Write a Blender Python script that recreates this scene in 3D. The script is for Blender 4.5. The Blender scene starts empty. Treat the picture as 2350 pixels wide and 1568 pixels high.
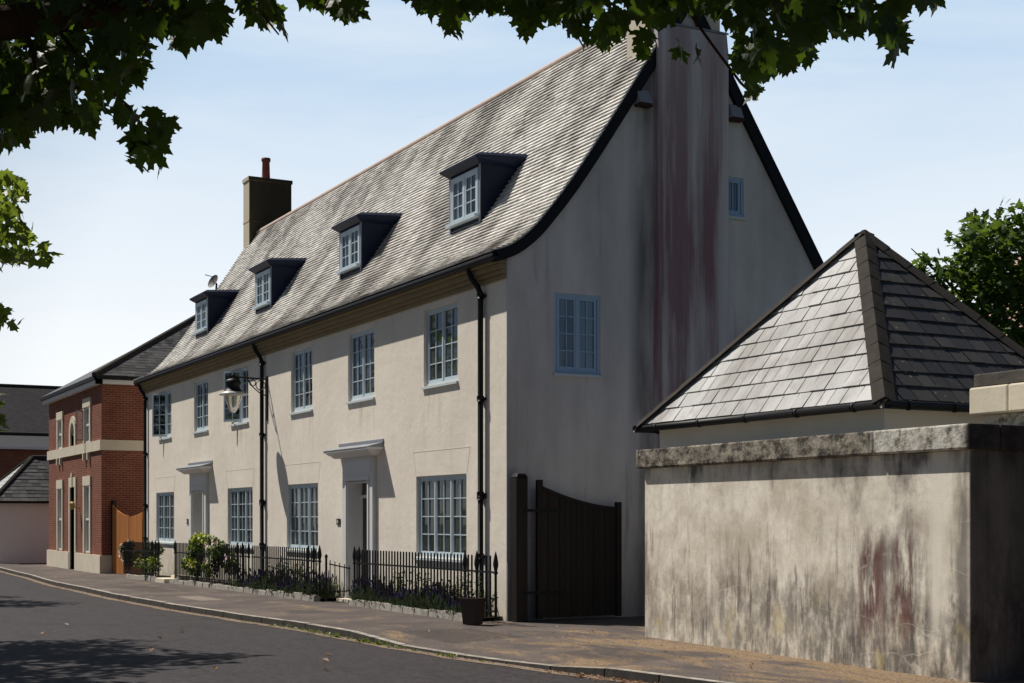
import bpy, math, random
from mathutils import Vector, Matrix
random.seed(11)
R = random.Random(5)
scn = bpy.context.scene
COL = scn.collection

# ------------------------------------------------------------------ camera frame (world: X along the street front, Y into the house, Z up)
CAM = Vector((20.997, -10.942, 1.6))
RT = Vector((.46536, .88512, 0)); FW = Vector((-.88512, .46536, 0))
F = 3300.0; HOR = 1189.0; CX = 1175.0          # in units of a 2350 px wide frame

def px(x, y, d):                                # a place seen at frame position x, y standing d metres away
    return CAM + FW * d + RT * ((x - CX) / F * d) + Vector((0, 0, (HOR - y) / F * d))

def zg(x):                                      # the street falls gently to the far end
    d = max(-x, 0)
    return -.1 - .003*min(d, 15) - .0085*min(max(d-15, 0), 15)

# ------------------------------------------------------------------ mesh helpers
class MB:
    def __init__(s): s.v = []; s.f = []
    def quad(s, a, b, c, d):
        n = len(s.v); s.v += [tuple(a), tuple(b), tuple(c), tuple(d)]; s.f.append((n, n+1, n+2, n+3)); return s
    def poly(s, pts):
        n = len(s.v); s.v += [tuple(p) for p in pts]; s.f.append(tuple(range(n, n+len(pts)))); return s
    def box(s, x0, x1, y0, y1, z0, z1):
        n = len(s.v)
        s.v += [(x0,y0,z0),(x1,y0,z0),(x1,y1,z0),(x0,y1,z0),(x0,y0,z1),(x1,y0,z1),(x1,y1,z1),(x0,y1,z1)]
        for q in ((0,3,2,1),(4,5,6,7),(0,1,5,4),(1,2,6,5),(2,3,7,6),(3,0,4,7)): s.f.append(tuple(n+i for i in q))
        return s
    def hexa(s, p):                             # eight corners, order as in box
        n = len(s.v); s.v += [tuple(q) for q in p]
        for q in ((0,3,2,1),(4,5,6,7),(0,1,5,4),(1,2,6,5),(2,3,7,6),(3,0,4,7)): s.f.append(tuple(n+i for i in q))
        return s
    def tube(s, pts, rad, sides=8, cap=True):
        pts = [Vector(p) for p in pts]
        if not isinstance(rad, (list, tuple)): rad = [rad]*len(pts)
        n0 = len(s.v); up = None
        for i, p in enumerate(pts):
            t = (pts[min(i+1, len(pts)-1)] - pts[max(i-1, 0)]).normalized()
            a = t.orthogonal() if up is None else up - t*up.dot(t)
            if a.length < 1e-4: a = t.orthogonal()
            a.normalize(); up = a; b = t.cross(a)
            for k in range(sides):
                w = 2*math.pi*k/sides
                s.v.append(tuple(p + a*math.cos(w)*rad[i] + b*math.sin(w)*rad[i]))
        for i in range(len(pts)-1):
            for k in range(sides):
                k2 = (k+1) % sides
                s.f.append((n0+i*sides+k, n0+i*sides+k2, n0+(i+1)*sides+k2, n0+(i+1)*sides+k))
        if cap:
            s.f.append(tuple(n0+k for k in range(sides))); e = n0+(len(pts)-1)*sides
            s.f.append(tuple(e+k for k in range(sides-1, -1, -1)))
        return s
    def lathe(s, c, prof, sides=16):
        n0 = len(s.v)
        for r, z in prof:
            for k in range(sides):
                w = 2*math.pi*k/sides; s.v.append((c[0]+r*math.cos(w), c[1]+r*math.sin(w), c[2]+z))
        for i in range(len(prof)-1):
            for k in range(sides):
                k2 = (k+1) % sides; s.f.append((n0+i*sides+k, n0+i*sides+k2, n0+(i+1)*sides+k2, n0+(i+1)*sides+k))
        return s
    def strip(s, A, B):
        for i in range(len(A)-1): s.quad(A[i], A[i+1], B[i+1], B[i])
        return s
    def build(s, name, mat, parent=None, smooth=False, bevel=0):
        me = bpy.data.meshes.new(name)
        off = parent_base(parent)
        me.from_pydata([(v[0]-off.x, v[1]-off.y, v[2]-off.z) for v in s.v], [], s.f)
        me.materials.append(mat); me.update()
        if smooth:
            for p in me.polygons: p.use_smooth = True
        o = bpy.data.objects.new(name, me); COL.objects.link(o)
        if parent: o.parent = parent
        if bevel:
            m = o.modifiers.new('edge_softening', 'BEVEL'); m.width = bevel; m.segments = 2; m.limit_method = 'ANGLE'
        return o

def parent_base(p):
    v = Vector((0,0,0))
    while p: v += p.location; p = p.parent
    return v

def tag(o, label, cat, group=None, kind=None):
    o['label'] = label; o['category'] = cat
    if group: o['group'] = group
    if kind: o['kind'] = kind
    return o
def thing(name, loc, label, cat, group=None):
    o = bpy.data.objects.new(name, None); COL.objects.link(o); o.location = loc; o.empty_display_size = .3
    return tag(o, label, cat, group)
def struct(name, mb, mat, smooth=False):
    o = mb.build(name, mat, None, smooth); o['kind'] = 'structure'; return o

# ------------------------------------------------------------------ material helpers
class NT:
    def __init__(s, name, rough=.8, spec=.3, metal=0):
        s.m = bpy.data.materials.new(name); s.m.use_nodes = True; s.t = s.m.node_tree
        s.b = s.t.nodes['Principled BSDF']; s.b.inputs['Roughness'].default_value = rough
        s.b.inputs['Specular IOR Level'].default_value = spec; s.b.inputs['Metallic'].default_value = metal
        s.g = s.n('ShaderNodeNewGeometry'); s.P = s.g.outputs['Position']; s._sep = None
    def n(s, t, **k):
        o = s.t.nodes.new(t)
        for a, b in k.items(): setattr(o, a, b)
        return o
    def put(s, sock, v):
        if isinstance(v, bpy.types.NodeSocket): s.t.links.new(v, sock)
        elif isinstance(v, (tuple, list)) and len(v) == 3 and sock.type == 'RGBA': sock.default_value = (*v, 1)
        else: sock.default_value = v
    def xyz(s):
        if not s._sep:
            q = s.n('ShaderNodeSeparateXYZ'); s.put(q.inputs[0], s.P); s._sep = q.outputs
        return s._sep
    def scaled(s, sc):
        m = s.n('ShaderNodeVectorMath', operation='MULTIPLY'); s.put(m.inputs[0], s.P); m.inputs[1].default_value = sc; return m.outputs[0]
    def noise(s, scale=1, sc=(1,1,1), detail=4, rough=.55, dist=0, vec=None):
        q = s.n('ShaderNodeTexNoise'); s.put(q.inputs['Vector'], vec or s.scaled(sc)); q.inputs['Scale'].default_value = scale
        q.inputs['Detail'].default_value = detail; q.inputs['Roughness'].default_value = rough; q.inputs['Distortion'].default_value = dist
        return q.outputs['Fac']
    def vor(s, scale, sc=(1,1,1), out='Distance'):
        q = s.n('ShaderNodeTexVoronoi'); s.put(q.inputs['Vector'], s.scaled(sc)); q.inputs['Scale'].default_value = scale; return q.outputs[out]
    def mr(s, v, a, b, c=0., d=1.):
        q = s.n('ShaderNodeMapRange'); s.put(q.inputs[0], v)
        for i, w in enumerate((a, b, c, d)): q.inputs[1+i].default_value = w
        return q.outputs[0]
    def math(s, op, a, b=0.):
        q = s.n('ShaderNodeMath', operation=op); s.put(q.inputs[0], a); s.put(q.inputs[1], b); return q.outputs[0]
    def mul(s, *a):
        r = a[0]
        for b in a[1:]: r = s.math('MULTIPLY', r, b)
        return r
    def mix(s, f, a, b, bt='MIX'):
        q = s.n('ShaderNodeMix', data_type='RGBA', blend_type=bt); s.put(q.inputs[0], f); s.put(q.inputs[6], a); s.put(q.inputs[7], b); return q.outputs[2]
    def band(s, v, a, b, soft):                  # 1 between a and b
        return s.mul(s.mr(v, a-soft, a+soft), s.mr(v, b-soft, b+soft, 1, 0))
    def island(s): return s.g.outputs['Random Per Island']
    def bump(s, h, strength=.3, dist=.02):
        q = s.n('ShaderNodeBump'); s.put(q.inputs['Height'], h); q.inputs['Strength'].default_value = strength; q.inputs['Distance'].default_value = dist
        s.put(s.b.inputs['Normal'], q.outputs[0])
    def col(s, c): s.put(s.b.inputs['Base Color'], c); return s
    def rough(s, v): s.put(s.b.inputs['Roughness'], v)

def plain(name, c, rough=.6, spec=.3, metal=0, var=.15, scale=6, bump=0):
    k = NT(name, rough, spec, metal); f = k.noise(scale, detail=5)
    k.col(k.mix(f, tuple(x*(1-var) for x in c), tuple(min(1, x*(1+var)) for x in c)))
    if bump: k.bump(k.noise(scale*6, detail=4), bump, .01)
    return k.m

# render on the house walls
def m_render():
    k = NT('cream_render', .9, .15); X, Y, Z = k.xyz()
    base = k.mix(k.mr(k.noise(.7, detail=6), .3, .7), (.84,.755,.64), (.93,.857,.745))
    base = k.mix(k.mul(k.mr(k.noise(2.6, (1,1,.22), detail=7, rough=.66), .54, .74), .34), base, (.62,.545,.45))
    drip = None
    for wx in (-22.33,-18.38,-14.77,-10.07,-6.45,-2.6):
        b_ = k.band(X, wx-.72, wx+.72, .03); drip = b_ if drip is None else k.math('ADD', drip, b_)
    base = k.mix(k.mul(drip, k.band(Z, 3.05, 3.97, .12), k.mr(k.noise(5.5, (1,1,.06), detail=5), .52, .66), k.mr(Z, 3.0, 3.95), .55), base, (.50,.36,.22))
    base = k.mix(k.mul(k.mr(k.noise(.45, detail=4), .5, .62), .22), base, (.66,.62,.56))
    base = k.mix(k.mul(k.mr(k.noise(11, detail=7, rough=.75), .44, .66), .32), base, (.66,.585,.49))
    # damp marks below sills and near the ground
    base = k.mix(k.mul(k.mr(Z, .75, -.1), k.mr(k.noise(4, (1,1,.6), detail=7, rough=.7), .36, .6), .7), base, (.42,.37,.24))
    # gable side: stained grey, shade also mixed into the colour; thin dark runs
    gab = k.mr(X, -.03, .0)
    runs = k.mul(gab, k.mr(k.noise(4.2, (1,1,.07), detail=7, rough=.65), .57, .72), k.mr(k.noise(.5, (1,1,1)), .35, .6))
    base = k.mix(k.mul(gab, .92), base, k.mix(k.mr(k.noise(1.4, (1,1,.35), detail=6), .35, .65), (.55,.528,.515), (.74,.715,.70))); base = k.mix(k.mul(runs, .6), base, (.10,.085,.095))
    # dark soot beside the chimney breast and a violet stain at the front corner
    soot = k.mul(gab, k.band(Y, 2.48, 2.95, .16), k.mr(k.noise(3, (1,1,.15)), .25, .6))
    base = k.mix(k.mul(soot, .75), base, (.085,.078,.085))
    base = k.mix(k.mul(gab, k.mr(Y, .35, .0), k.mr(k.noise(2.5, (1,1,.12)), .4, .6), .55), base, (.14,.10,.11))
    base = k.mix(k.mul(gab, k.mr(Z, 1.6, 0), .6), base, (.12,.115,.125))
    k.col(base); k.bump(k.math('ADD', k.noise(38, detail=6, rough=.7), k.mul(k.noise(3), 2)), .4, .014); return k.m

def m_breast():
    k = NT('stained_render', .9, .15); X, Y, Z = k.xyz()
    st = k.noise(6.5, (1,1,.05), detail=8, rough=.66)
    c = k.mix(k.mr(k.noise(2.0, (1,1,.1)), .35, .65), (.54,.495,.495), (.74,.71,.70))
    zone = k.math('ADD', k.band(Y, 3.12, 3.62, .16), k.mul(k.band(Y, 3.82, 4.12, .12), .9)); zone = k.math('ADD', zone, k.mul(k.band(Y, 2.87, 2.96, .03), .8))
    soft = k.math('ADD', k.mul(k.noise(1.5, (1,1,.22), detail=6), .6), k.mul(st, .5))
    red = k.mr(k.math('ADD', soft, k.mul(zone, .22)), .56, .74)
    low = k.mr(Z, 10.6, 7.0, .45, 1.)
    c = k.mix(k.mul(red, low, .8), c, (.235,.105,.122))
    c = k.mix(k.mul(k.mr(k.noise(5, (1,1,.05), detail=6), .56, .72), .55), c, (.16,.13,.135))
    c = k.mix(k.mul(k.mr(k.noise(7, (1,1,.05), detail=6), .56, .70), .5), c, (.56,.53,.52))
    k.col(c); k.bump(k.noise(40, detail=5), .25, .012); return k.m

def m_slate(name, a, b, dark, rough=.42, spec=.6, dirt=.6, lo=.45, hi=.75):
    k = NT(name, rough, spec); i = k.island()
    c = k.mix(i, a, b)
    c = k.mix(k.mul(k.mr(k.noise(.7, (1,.5,.5), detail=7, rough=.65), lo, hi), dirt), c, dark)
    c = k.mix(k.mul(k.mr(k.noise(5, detail=6), .55, .75), .55), c, dark)
    c = k.mix(k.mul(k.mr(k.noise(14, detail=3), .68, .72), .6), c, (.42,.36,.2))
    if name == 'shade_toned_slate': c = k.mix(k.mul(k.mr(k.vor(8), .09, .05), k.mr(k.noise(2), .45, .6)), c, (.5,.48,.44))
    k.col(c); k.rough(k.mr(i, 0, 1, rough-.1, rough+.15)); k.bump(k.noise(30, detail=5), .35, .006); return k.m

def m_wall():
    k = NT('stained_wall_render', .92, .12); X, Y, Z = k.xyz()
    c = k.mix(k.mr(k.noise(1.6, detail=8, rough=.66), .36, .62), (.62,.55,.44), (.96,.89,.76))
    c = k.mix(k.mul(k.mr(k.noise(14, detail=6, rough=.75), .5, .68), .3), c, (.38,.345,.29))
    c = k.mix(k.mul(k.mr(k.noise(6, (1,1,.35), detail=7, rough=.7), .54, .66), .35), c, (.36,.33,.285))
    # grey grime creeping up from the ground, heavier to the right, and black runs hanging under the coping
    wave = k.math('ADD', Z, k.math('MULTIPLY', k.math('SUBTRACT', k.noise(2.2, (1,1,.5), detail=9, rough=.68), .5), 2.0))
    heavy = k.mr(X, 3.6, 9.5, .55, 1.)
    c = k.mix(k.mul(k.mr(wave, 1.05, .6), heavy, k.mr(k.noise(6, (1,1,.5), detail=9, rough=.7), .38, .58), .82), c, (.095,.085,.076))
    c = k.mix(k.mul(k.mr(wave, 1.9, 2.35), k.mr(k.noise(2.3, (1,1,.22), detail=7), .47, .58), .85), c, (.075,.072,.078))
    runs = k.mr(k.noise(8, (1,1,.10), detail=8, rough=.68), .56, .61)
    c = k.mix(k.mul(runs, k.mr(Z, 1.8, .9), .6), c, (.13,.095,.088))
    # scattered dark red patches
    rn_ = k.mr(k.noise(4.6, (1,1,.16), detail=8, rough=.68), .45, .50)
    zone = k.math('ADD', k.band(X, 8.3, 8.72, .10), k.mul(k.band(X, 8.88, 9.25, .08), .95)); zone = k.math('ADD', zone, k.mul(k.band(X, 3.6, 3.95, .12), .55))
    zone = k.math('ADD', zone, k.mul(k.band(X, 5.2, 6.0, .25), .25))
    redz = k.mul(zone, k.mr(wave, 1.7, 1.25), k.mr(Z, .15, .5))
    c = k.mix(k.mul(k.band(X, 8.1, 9.4, .18), k.mr(k.noise(5, (1,1,.2), detail=7, rough=.7), .42, .56), k.mr(wave, 1.9, 1.2), .75), c, (.13,.115,.11))
    c = k.mix(k.mul(rn_, redz, .8), c, (.13,.042,.042))
    # pale washed run beside the corner, dirty arris
    c = k.mix(k.mul(k.band(X, 9.45, 9.72, .05), k.mr(k.noise(5, (1,1,.15), detail=6), .3, .5), k.mr(Z, .05, .7), .8), c, (.86,.80,.69))
    c = k.mix(k.mul(k.band(X, 9.82, 10.03, .05), k.mr(k.noise(4, (1,1,.2), detail=7), .4, .55), .75), c, (.16,.145,.13))
    # ochre lichen near the foot
    c = k.mix(k.mul(k.mr(k.noise(3.1, (1,1,.6), detail=7), .58, .68), k.mr(Z, .9, .2), .55), c, (.55,.45,.2))
    v = k.n('ShaderNodeTexVoronoi', feature='DISTANCE_TO_EDGE'); k.put(v.inputs['Vector'], k.math_vec()); v.inputs['Scale'].default_value = 1.0
    c = k.mix(k.mul(k.mr(v.outputs[0], .008, .0), k.mr(k.noise(2), .45, .6), .4), c, (.82,.78,.68))
    c = k.mix(k.mul(k.mr(X, 10.02, 10.05), .86), c, k.mix(k.mr(k.noise(3, (1,1,.3), detail=7), .4, .6), (.03,.028,.03), (.10,.09,.085)))  # end face turned from the sun, its shade put into the colour
    k.col(c); k.bump(k.math('ADD', k.noise(60, detail=5, rough=.7), k.mul(k.noise(5, detail=6), 1.4)), .32, .01); return k.m
def _mv(s):
    a = s.n('ShaderNodeVectorMath', operation='ADD'); s.put(a.inputs[0], s.scaled((.28,.28,1.5)))
    q = s.n('ShaderNodeTexNoise'); s.put(q.inputs['Vector'], s.P); q.inputs['Scale'].default_value = 3
    b = s.n('ShaderNodeVectorMath', operation='SCALE'); s.put(b.inputs[0], q.outputs['Color']); b.inputs['Scale'].default_value = .16
    s.put(a.inputs[1], b.outputs[0]); return a.outputs[0]
NT.math_vec = _mv

def m_coping():
    k = NT('lichen_stone', .95, .1); X, Y, Z = k.xyz()
    n = k.noise(5.5, (1,1,1.3), detail=9, rough=.72)
    c = k.mix(k.mr(n, .42, .64), (.06,.054,.048), (.42,.375,.30))
    c = k.mix(k.mul(k.mr(k.noise(18, detail=6, rough=.7), .54, .66), .6), c, (.58,.53,.43))
    c = k.mix(k.mul(k.mr(k.noise(9, detail=6, rough=.7), .6, .68), .7), c, (.04,.036,.033))
    pale = k.band(X, 8.62, 10.06, .03)
    c = k.mix(k.mul(pale, k.mr(k.noise(7, detail=8, rough=.72), .38, .54), .8), c, (.72,.69,.61))
    c = k.mix(k.mul(k.mr(X, 10.08, 10.11), .9), c, (.035,.032,.034))  # past the corner, coping end and pier carry shade in their colour
    k.col(c); k.bump(n, .8, .03); return k.m

def m_brick():
    k = NT('red_brick', .88, .15); X, Y, Z = k.xyz()
    v = k.n('ShaderNodeCombineXYZ'); k.put(v.inputs[0], k.math('ADD', X, Y)); k.put(v.inputs[1], Z)
    b = k.n('ShaderNodeTexBrick'); k.put(b.inputs['Vector'], v.outputs[0])
    b.inputs['Color1'].default_value = (.25,.083,.05,1); b.inputs['Color2'].default_value = (.165,.055,.037,1); b.inputs['Mortar'].default_value = (.33,.2,.14,1)
    b.inputs['Scale'].default_value = 1; b.inputs['Brick Width'].default_value = .225; b.inputs['Row Height'].default_value = .075; b.inputs['Mortar Size'].default_value = .008
    c = k.mix(k.mul(k.mr(k.noise(1.5, detail=5), .4, .7), .4), b.outputs['Color'], (.16,.045,.03))
    k.col(c); return k.m

def m_road():
    k = NT('asphalt', .85, .3); X, Y, Z = k.xyz()
    f = k.noise(22, detail=6, rough=.85); c = k.mix(k.mr(f, .38, .62), (.010,.0085,.0092), (.058,.050,.052))
    c = k.mix(k.mul(k.mr(k.noise(.5, (1,.6,1), detail=5), .4, .7), .45), c, (.030,.026,.025))
    c = k.mix(k.mul(k.mr(k.vor(9), .06, .03), .5), c, (.15,.135,.115))
    c = k.mix(k.mul(k.mr(k.noise(3.5, detail=6), .66, .72), .6), c, (.012,.011,.011))
    c = k.mix(k.mul(k.mr(k.noise(7, (1,1.6,1), detail=6, rough=.75), .46, .64), .35), c, (.085,.075,.076))
    c = k.mix(k.mul(k.mr(k.noise(2.2, (.5,1.8,1), detail=6, rough=.7), .5, .66), .4), c, (.016,.0135,.0145))
    v = k.n('ShaderNodeTexVoronoi', feature='DISTANCE_TO_EDGE'); k.put(v.inputs['Vector'], k.math_vec()); v.inputs['Scale'].default_value = 1.1
    c = k.mix(k.mul(k.mr(v.outputs[0], .022, .006), k.mr(k.noise(.6), .46, .58), .55), c, (.010,.009,.009))
    k.col(c); k.bump(f, .5, .008); return k.m

def m_pave():
    k = NT('worn_tarmac_pavement', .92, .15); X, Y, Z = k.xyz()
    f = k.noise(45, detail=4, rough=.7); c = k.mix(k.mr(f, .3, .7), (.066,.055,.0525), (.135,.114,.106))
    c = k.mix(k.mul(k.mr(k.noise(.8, detail=5), .42, .62), .6), c, (.17,.138,.118))
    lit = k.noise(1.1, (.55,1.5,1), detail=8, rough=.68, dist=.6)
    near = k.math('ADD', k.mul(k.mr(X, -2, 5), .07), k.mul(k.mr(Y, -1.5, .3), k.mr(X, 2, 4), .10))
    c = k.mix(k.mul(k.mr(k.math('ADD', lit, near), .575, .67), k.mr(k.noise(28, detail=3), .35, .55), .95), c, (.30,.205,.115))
    c = k.mix(k.mul(k.mr(k.noise(22, detail=2), .68, .73), .8), c, (.045,.035,.03))
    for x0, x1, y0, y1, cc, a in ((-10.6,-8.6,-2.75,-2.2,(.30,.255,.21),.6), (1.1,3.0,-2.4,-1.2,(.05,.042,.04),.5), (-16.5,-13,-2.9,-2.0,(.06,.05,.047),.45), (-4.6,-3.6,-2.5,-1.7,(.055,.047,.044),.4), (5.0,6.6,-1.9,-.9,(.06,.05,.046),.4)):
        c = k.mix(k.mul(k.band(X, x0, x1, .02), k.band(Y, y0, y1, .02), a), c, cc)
    c = k.mix(k.mul(k.mr(k.noise(6, (1,1.4,1), detail=7, rough=.75), .52, .66), .4), c, (.055,.046,.043))
    k.col(c); k.bump(k.math('ADD', f, k.noise(8)), .45, .01); return k.m

def m_kerb():
    k = NT('kerb_stone', .9, .2); f = k.noise(6, detail=7, rough=.7)
    c = k.mix(k.mr(f, .35, .65), (.18,.162,.142), (.50,.455,.39))
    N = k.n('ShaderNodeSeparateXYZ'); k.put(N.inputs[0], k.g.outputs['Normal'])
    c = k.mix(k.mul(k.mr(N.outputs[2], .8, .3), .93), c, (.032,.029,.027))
    k.col(c); k.bump(f, .5, .02); return k.m

def m_wood(name, a, b, sc):
    k = NT(name, .6, .3); f = k.noise(2.5, sc, detail=6, rough=.6)
    i = k.mix(k.mr(k.noise(7, (sc[0]*.2, sc[1]*.2, .02), detail=1), .35, .65), a, b)
    k.col(k.mix(k.mul(k.mr(f, .4, .7), .5), i, tuple(x*.55 for x in a))); k.bump(f, .2, .005); return k.m

def m_glass(pale=False):
    k = NT('window_glass', .03, 1.0); X, Y, Z = k.xyz()
    k.b.inputs['IOR'].default_value = 1.55
    k.col(k.mix(k.mr(k.noise(1.5, (2.4,2.4,.12), detail=4), .50, .56), k.mix(k.mr(k.noise(.9, detail=3), .4, .6), (.003,.005,.006), (.010,.015,.017)), (.045,.052,.054)))
    if pale: k.col(k.mix(k.mr(k.noise(1.5, (5,5,.1), detail=2), .45, .55), (.05,.08,.11), (.15,.21,.26)))
    k.bump(k.noise(1.6, detail=2), .04, .03); return k.m

def m_leaf(name, a, b, tr, tf=.35, rough=.45):
    k = NT(name, rough, .35); c = k.mix(k.island(), a, b); k.col(c)
    t = k.n('ShaderNodeBsdfTranslucent'); k.put(t.inputs[0], k.mix(k.island(), tr, tuple(x*.6 for x in tr)))
    m = k.n('ShaderNodeMixShader'); m.inputs[0].default_value = tf
    k.t.links.new(k.b.outputs[0], m.inputs[1]); k.t.links.new(t.outputs[0], m.inputs[2])
    k.t.links.new(m.outputs[0], k.t.nodes['Material Output'].inputs[0]); return k.m

def m_bark(name, c):
    k = NT(name, .9, .1); f = k.noise(9, (1,1,.25), detail=7, rough=.7)
    k.col(k.mix(k.mr(f, .35, .65), tuple(x*.45 for x in c), c)); k.bump(f, .8, .03); return k.m

MR = m_render(); MBR = m_breast(); MW = m_wall(); MC = m_coping(); MBK = m_brick()
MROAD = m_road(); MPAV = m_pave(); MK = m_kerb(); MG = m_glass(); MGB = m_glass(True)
MSL = m_slate('roof_slate', (.60,.578,.535), (.80,.775,.725), (.17,.146,.128), .5, .45, .8, .46, .62)
MSG = m_slate('sunlit_garage_slate', (.39,.39,.385), (.53,.53,.52), (.19,.172,.155), .52, .4, .75, .48, .64)  # sunlit garage slopes, glare put into the colour
MSD = m_slate('shade_toned_slate', (.035,.034,.035), (.062,.06,.058), (.05,.046,.045), .5, .4, .5)  # same slate off the sunny slopes, shade put into the colour
MUND = plain('roof_underlay', (.05,.045,.04), .9)
MRIDGE = plain('clay_ridge', (.60,.48,.41), .85, .2, 0, .15, 3)
MHIP = plain('mossy_hip_tile', (.048,.042,.036), .9, .15, 0, .5, 7, .5)
MBLK = plain('black_iron', (.007,.007,.008), .5, .3, 0, .2)
MBARGE = plain('black_bargeboard', (.006,.0065,.009), .6, .25)
MLEAD = plain('dark_lead', (.007,.012,.034), .55, .25, 0, .3, 4)
MLEADT = plain('grey_lead', (.24,.26,.29), .5, .4, 0, .35, 8)
MBLUE = plain('pale_blue_paint', (.55,.645,.70), .45, .4, 0, .06)
MBLUED = plain('shaded_blue_paint', (.36,.52,.68), .45, .4, 0, .06)  # same frame paint for shaded gable windows, bluish shade put into the colour
MWHITE = plain('white_paint', (.74,.73,.71), .5, .4, 0, .05)
MSILL = plain('pale_sill_paint', (.62,.68,.70), .5, .4, 0, .06)
MOCH = plain('ochre_cornice', (.29,.225,.13), .8, .2, 0, .25, 4)
MDOOR = plain('dark_door_paint', (.014,.017,.026), .35, .5)
MSTONE = plain('pale_stone', (.68,.61,.48), .9, .15, 0, .18, 3, .3)
MEDGE = plain('rough_edging_stone', (.34,.315,.275), .95, .1, 0, .6, 9, .8)
MGATE = m_wood('dark_timber', (.010,.007,.005), (.022,.014,.009), (3,3,.15))
MORG = m_wood('orange_timber', (.46,.165,.04), (.58,.235,.06), (3,3,.15))
MPOT = plain('brown_glazed_pot', (.035,.017,.012), .55, .4, 0, .4, 6)
MTERR = plain('terracotta', (.16,.045,.03), .7, .3)
def m_chim():
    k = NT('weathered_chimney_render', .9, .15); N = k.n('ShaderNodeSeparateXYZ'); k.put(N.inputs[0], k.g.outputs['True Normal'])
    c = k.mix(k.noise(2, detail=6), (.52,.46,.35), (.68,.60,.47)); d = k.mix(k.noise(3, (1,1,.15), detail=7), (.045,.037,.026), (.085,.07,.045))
    k.col(k.mix(k.mr(N.outputs[0], .4, .6), c, d)); return k.m  # faces turned from the sun go darker: shade put into the colour
MCHIM = m_chim()
MWALLW = plain('white_render', (.76,.735,.68), .9, .15, 0, .1, 2)
MSOIL = plain('soil', (.045,.032,.022), .95, .1, 0, .4, 12, .6)
MGRND = plain('grass_ground', (.05,.055,.025), .95, .1, 0, .4, 3)
MSTRIP = plain('dusty_road_edge', (.22,.17,.125), .95, .1, 0, .55, 7, .5)
MBOX = plain('grey_box', (.30,.30,.31), .6, .3); MPLQ = plain('slate_plaque', (.03,.03,.03), .5, .4)
MTILE = plain('pink_clay_tile', (.50,.31,.25), .85, .2, 0, .3, 8)
MBARK = m_bark('maple_bark', (.10,.06,.04)); MBARK2 = m_bark('grey_bark', (.13,.11,.09))
MLF = m_leaf('maple_leaf', (.010,.022,.006), (.022,.042,.010), (.17,.29,.02), .30)
MLS = m_leaf('street_tree_leaf', (.04,.065,.012), (.10,.14,.024), (.30,.40,.04), .48)
MLB = m_leaf('garden_tree_leaf', (.022,.05,.011), (.06,.115,.022), (.22,.34,.04), .34)
MROSEL = m_leaf('rose_leaf', (.018,.036,.011), (.05,.085,.018), (.2,.3,.04), .25)
MYEL = m_leaf('young_leaf', (.30,.38,.04), (.44,.52,.07), (.55,.62,.06), .35)
MLAV = m_leaf('lavender_leaf', (.035,.06,.022), (.07,.10,.045), (.1,.16,.05), .2)
MLAVF = plain('lavender_flower', (.055,.04,.105), .8, .2, 0, .4, 20)
MROSEF = plain('rose_petal', (.80,.60,.58), .6, .3, 0, .2, 9)
MLIT = m_leaf('dry_leaf', (.16,.06,.03), (.36,.20,.09), (.3,.14,.05), .2)
MWEED = m_leaf('weed_leaf', (.07,.11,.02), (.16,.2,.04), (.25,.32,.05), .3)
def m_lampglass():
    k = NT('lamp_glass', .18, .5); k.col((.86,.84,.76)); k.b.inputs['Transmission Weight'].default_value = .8; k.b.inputs['IOR'].default_value = 1.15; return k.m
MLAMP = m_lampglass()

# ------------------------------------------------------------------ ground, road, pavement, kerb
def interp(tab, x):
    if x <= tab[0][0]: return tab[0][1]
    for (a, b), (c, d) in zip(tab, tab[1:]):
        if x <= c:
            t = (x-a)/(c-a); t2 = t*t*(3-2*t); return b + (d-b)*(t*.6+t2*.4)
    return tab[-1][1]
KY = [(-90,-4.5),(-60,-3.1),(-45,-2.75),(-36,-2.85),(-29.5,-3.0),(-20,-3.58),(-12.5,-3.74),(-7.4,-3.62),(-3.9,-3.38),(-1.2,-3.14),(2.3,-3.06),(4,-2.95),(6.2,-2.66),(7.2,-2.45),(8.8,-2.2),(12,-1.4),(16,.2),(22,4)]
def ky(x): return interp(KY, x)
DROP = [(-90,0),(-17.5,0),(-1.2,0),(.9,0),(2.6,-.068),(5.8,-.068),(7.2,0),(30,0)]
def kz(x): return zg(x) + interp(DROP, x)
XS = [-90,-80,-70] + [-64 + i*.8 for i in range(0, 66)] + [-11 + i*.3 for i in range(0, 112)]
struct('ground', MB().quad((-600,-600,-.42),(600,-600,-.42),(600,600,-.42),(-600,600,-.42)), MGRND)
rd = MB(); pv = MB(); ks = MB(); st = MB(); op = MB(); ok_ = MB(); dr = MB()
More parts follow.
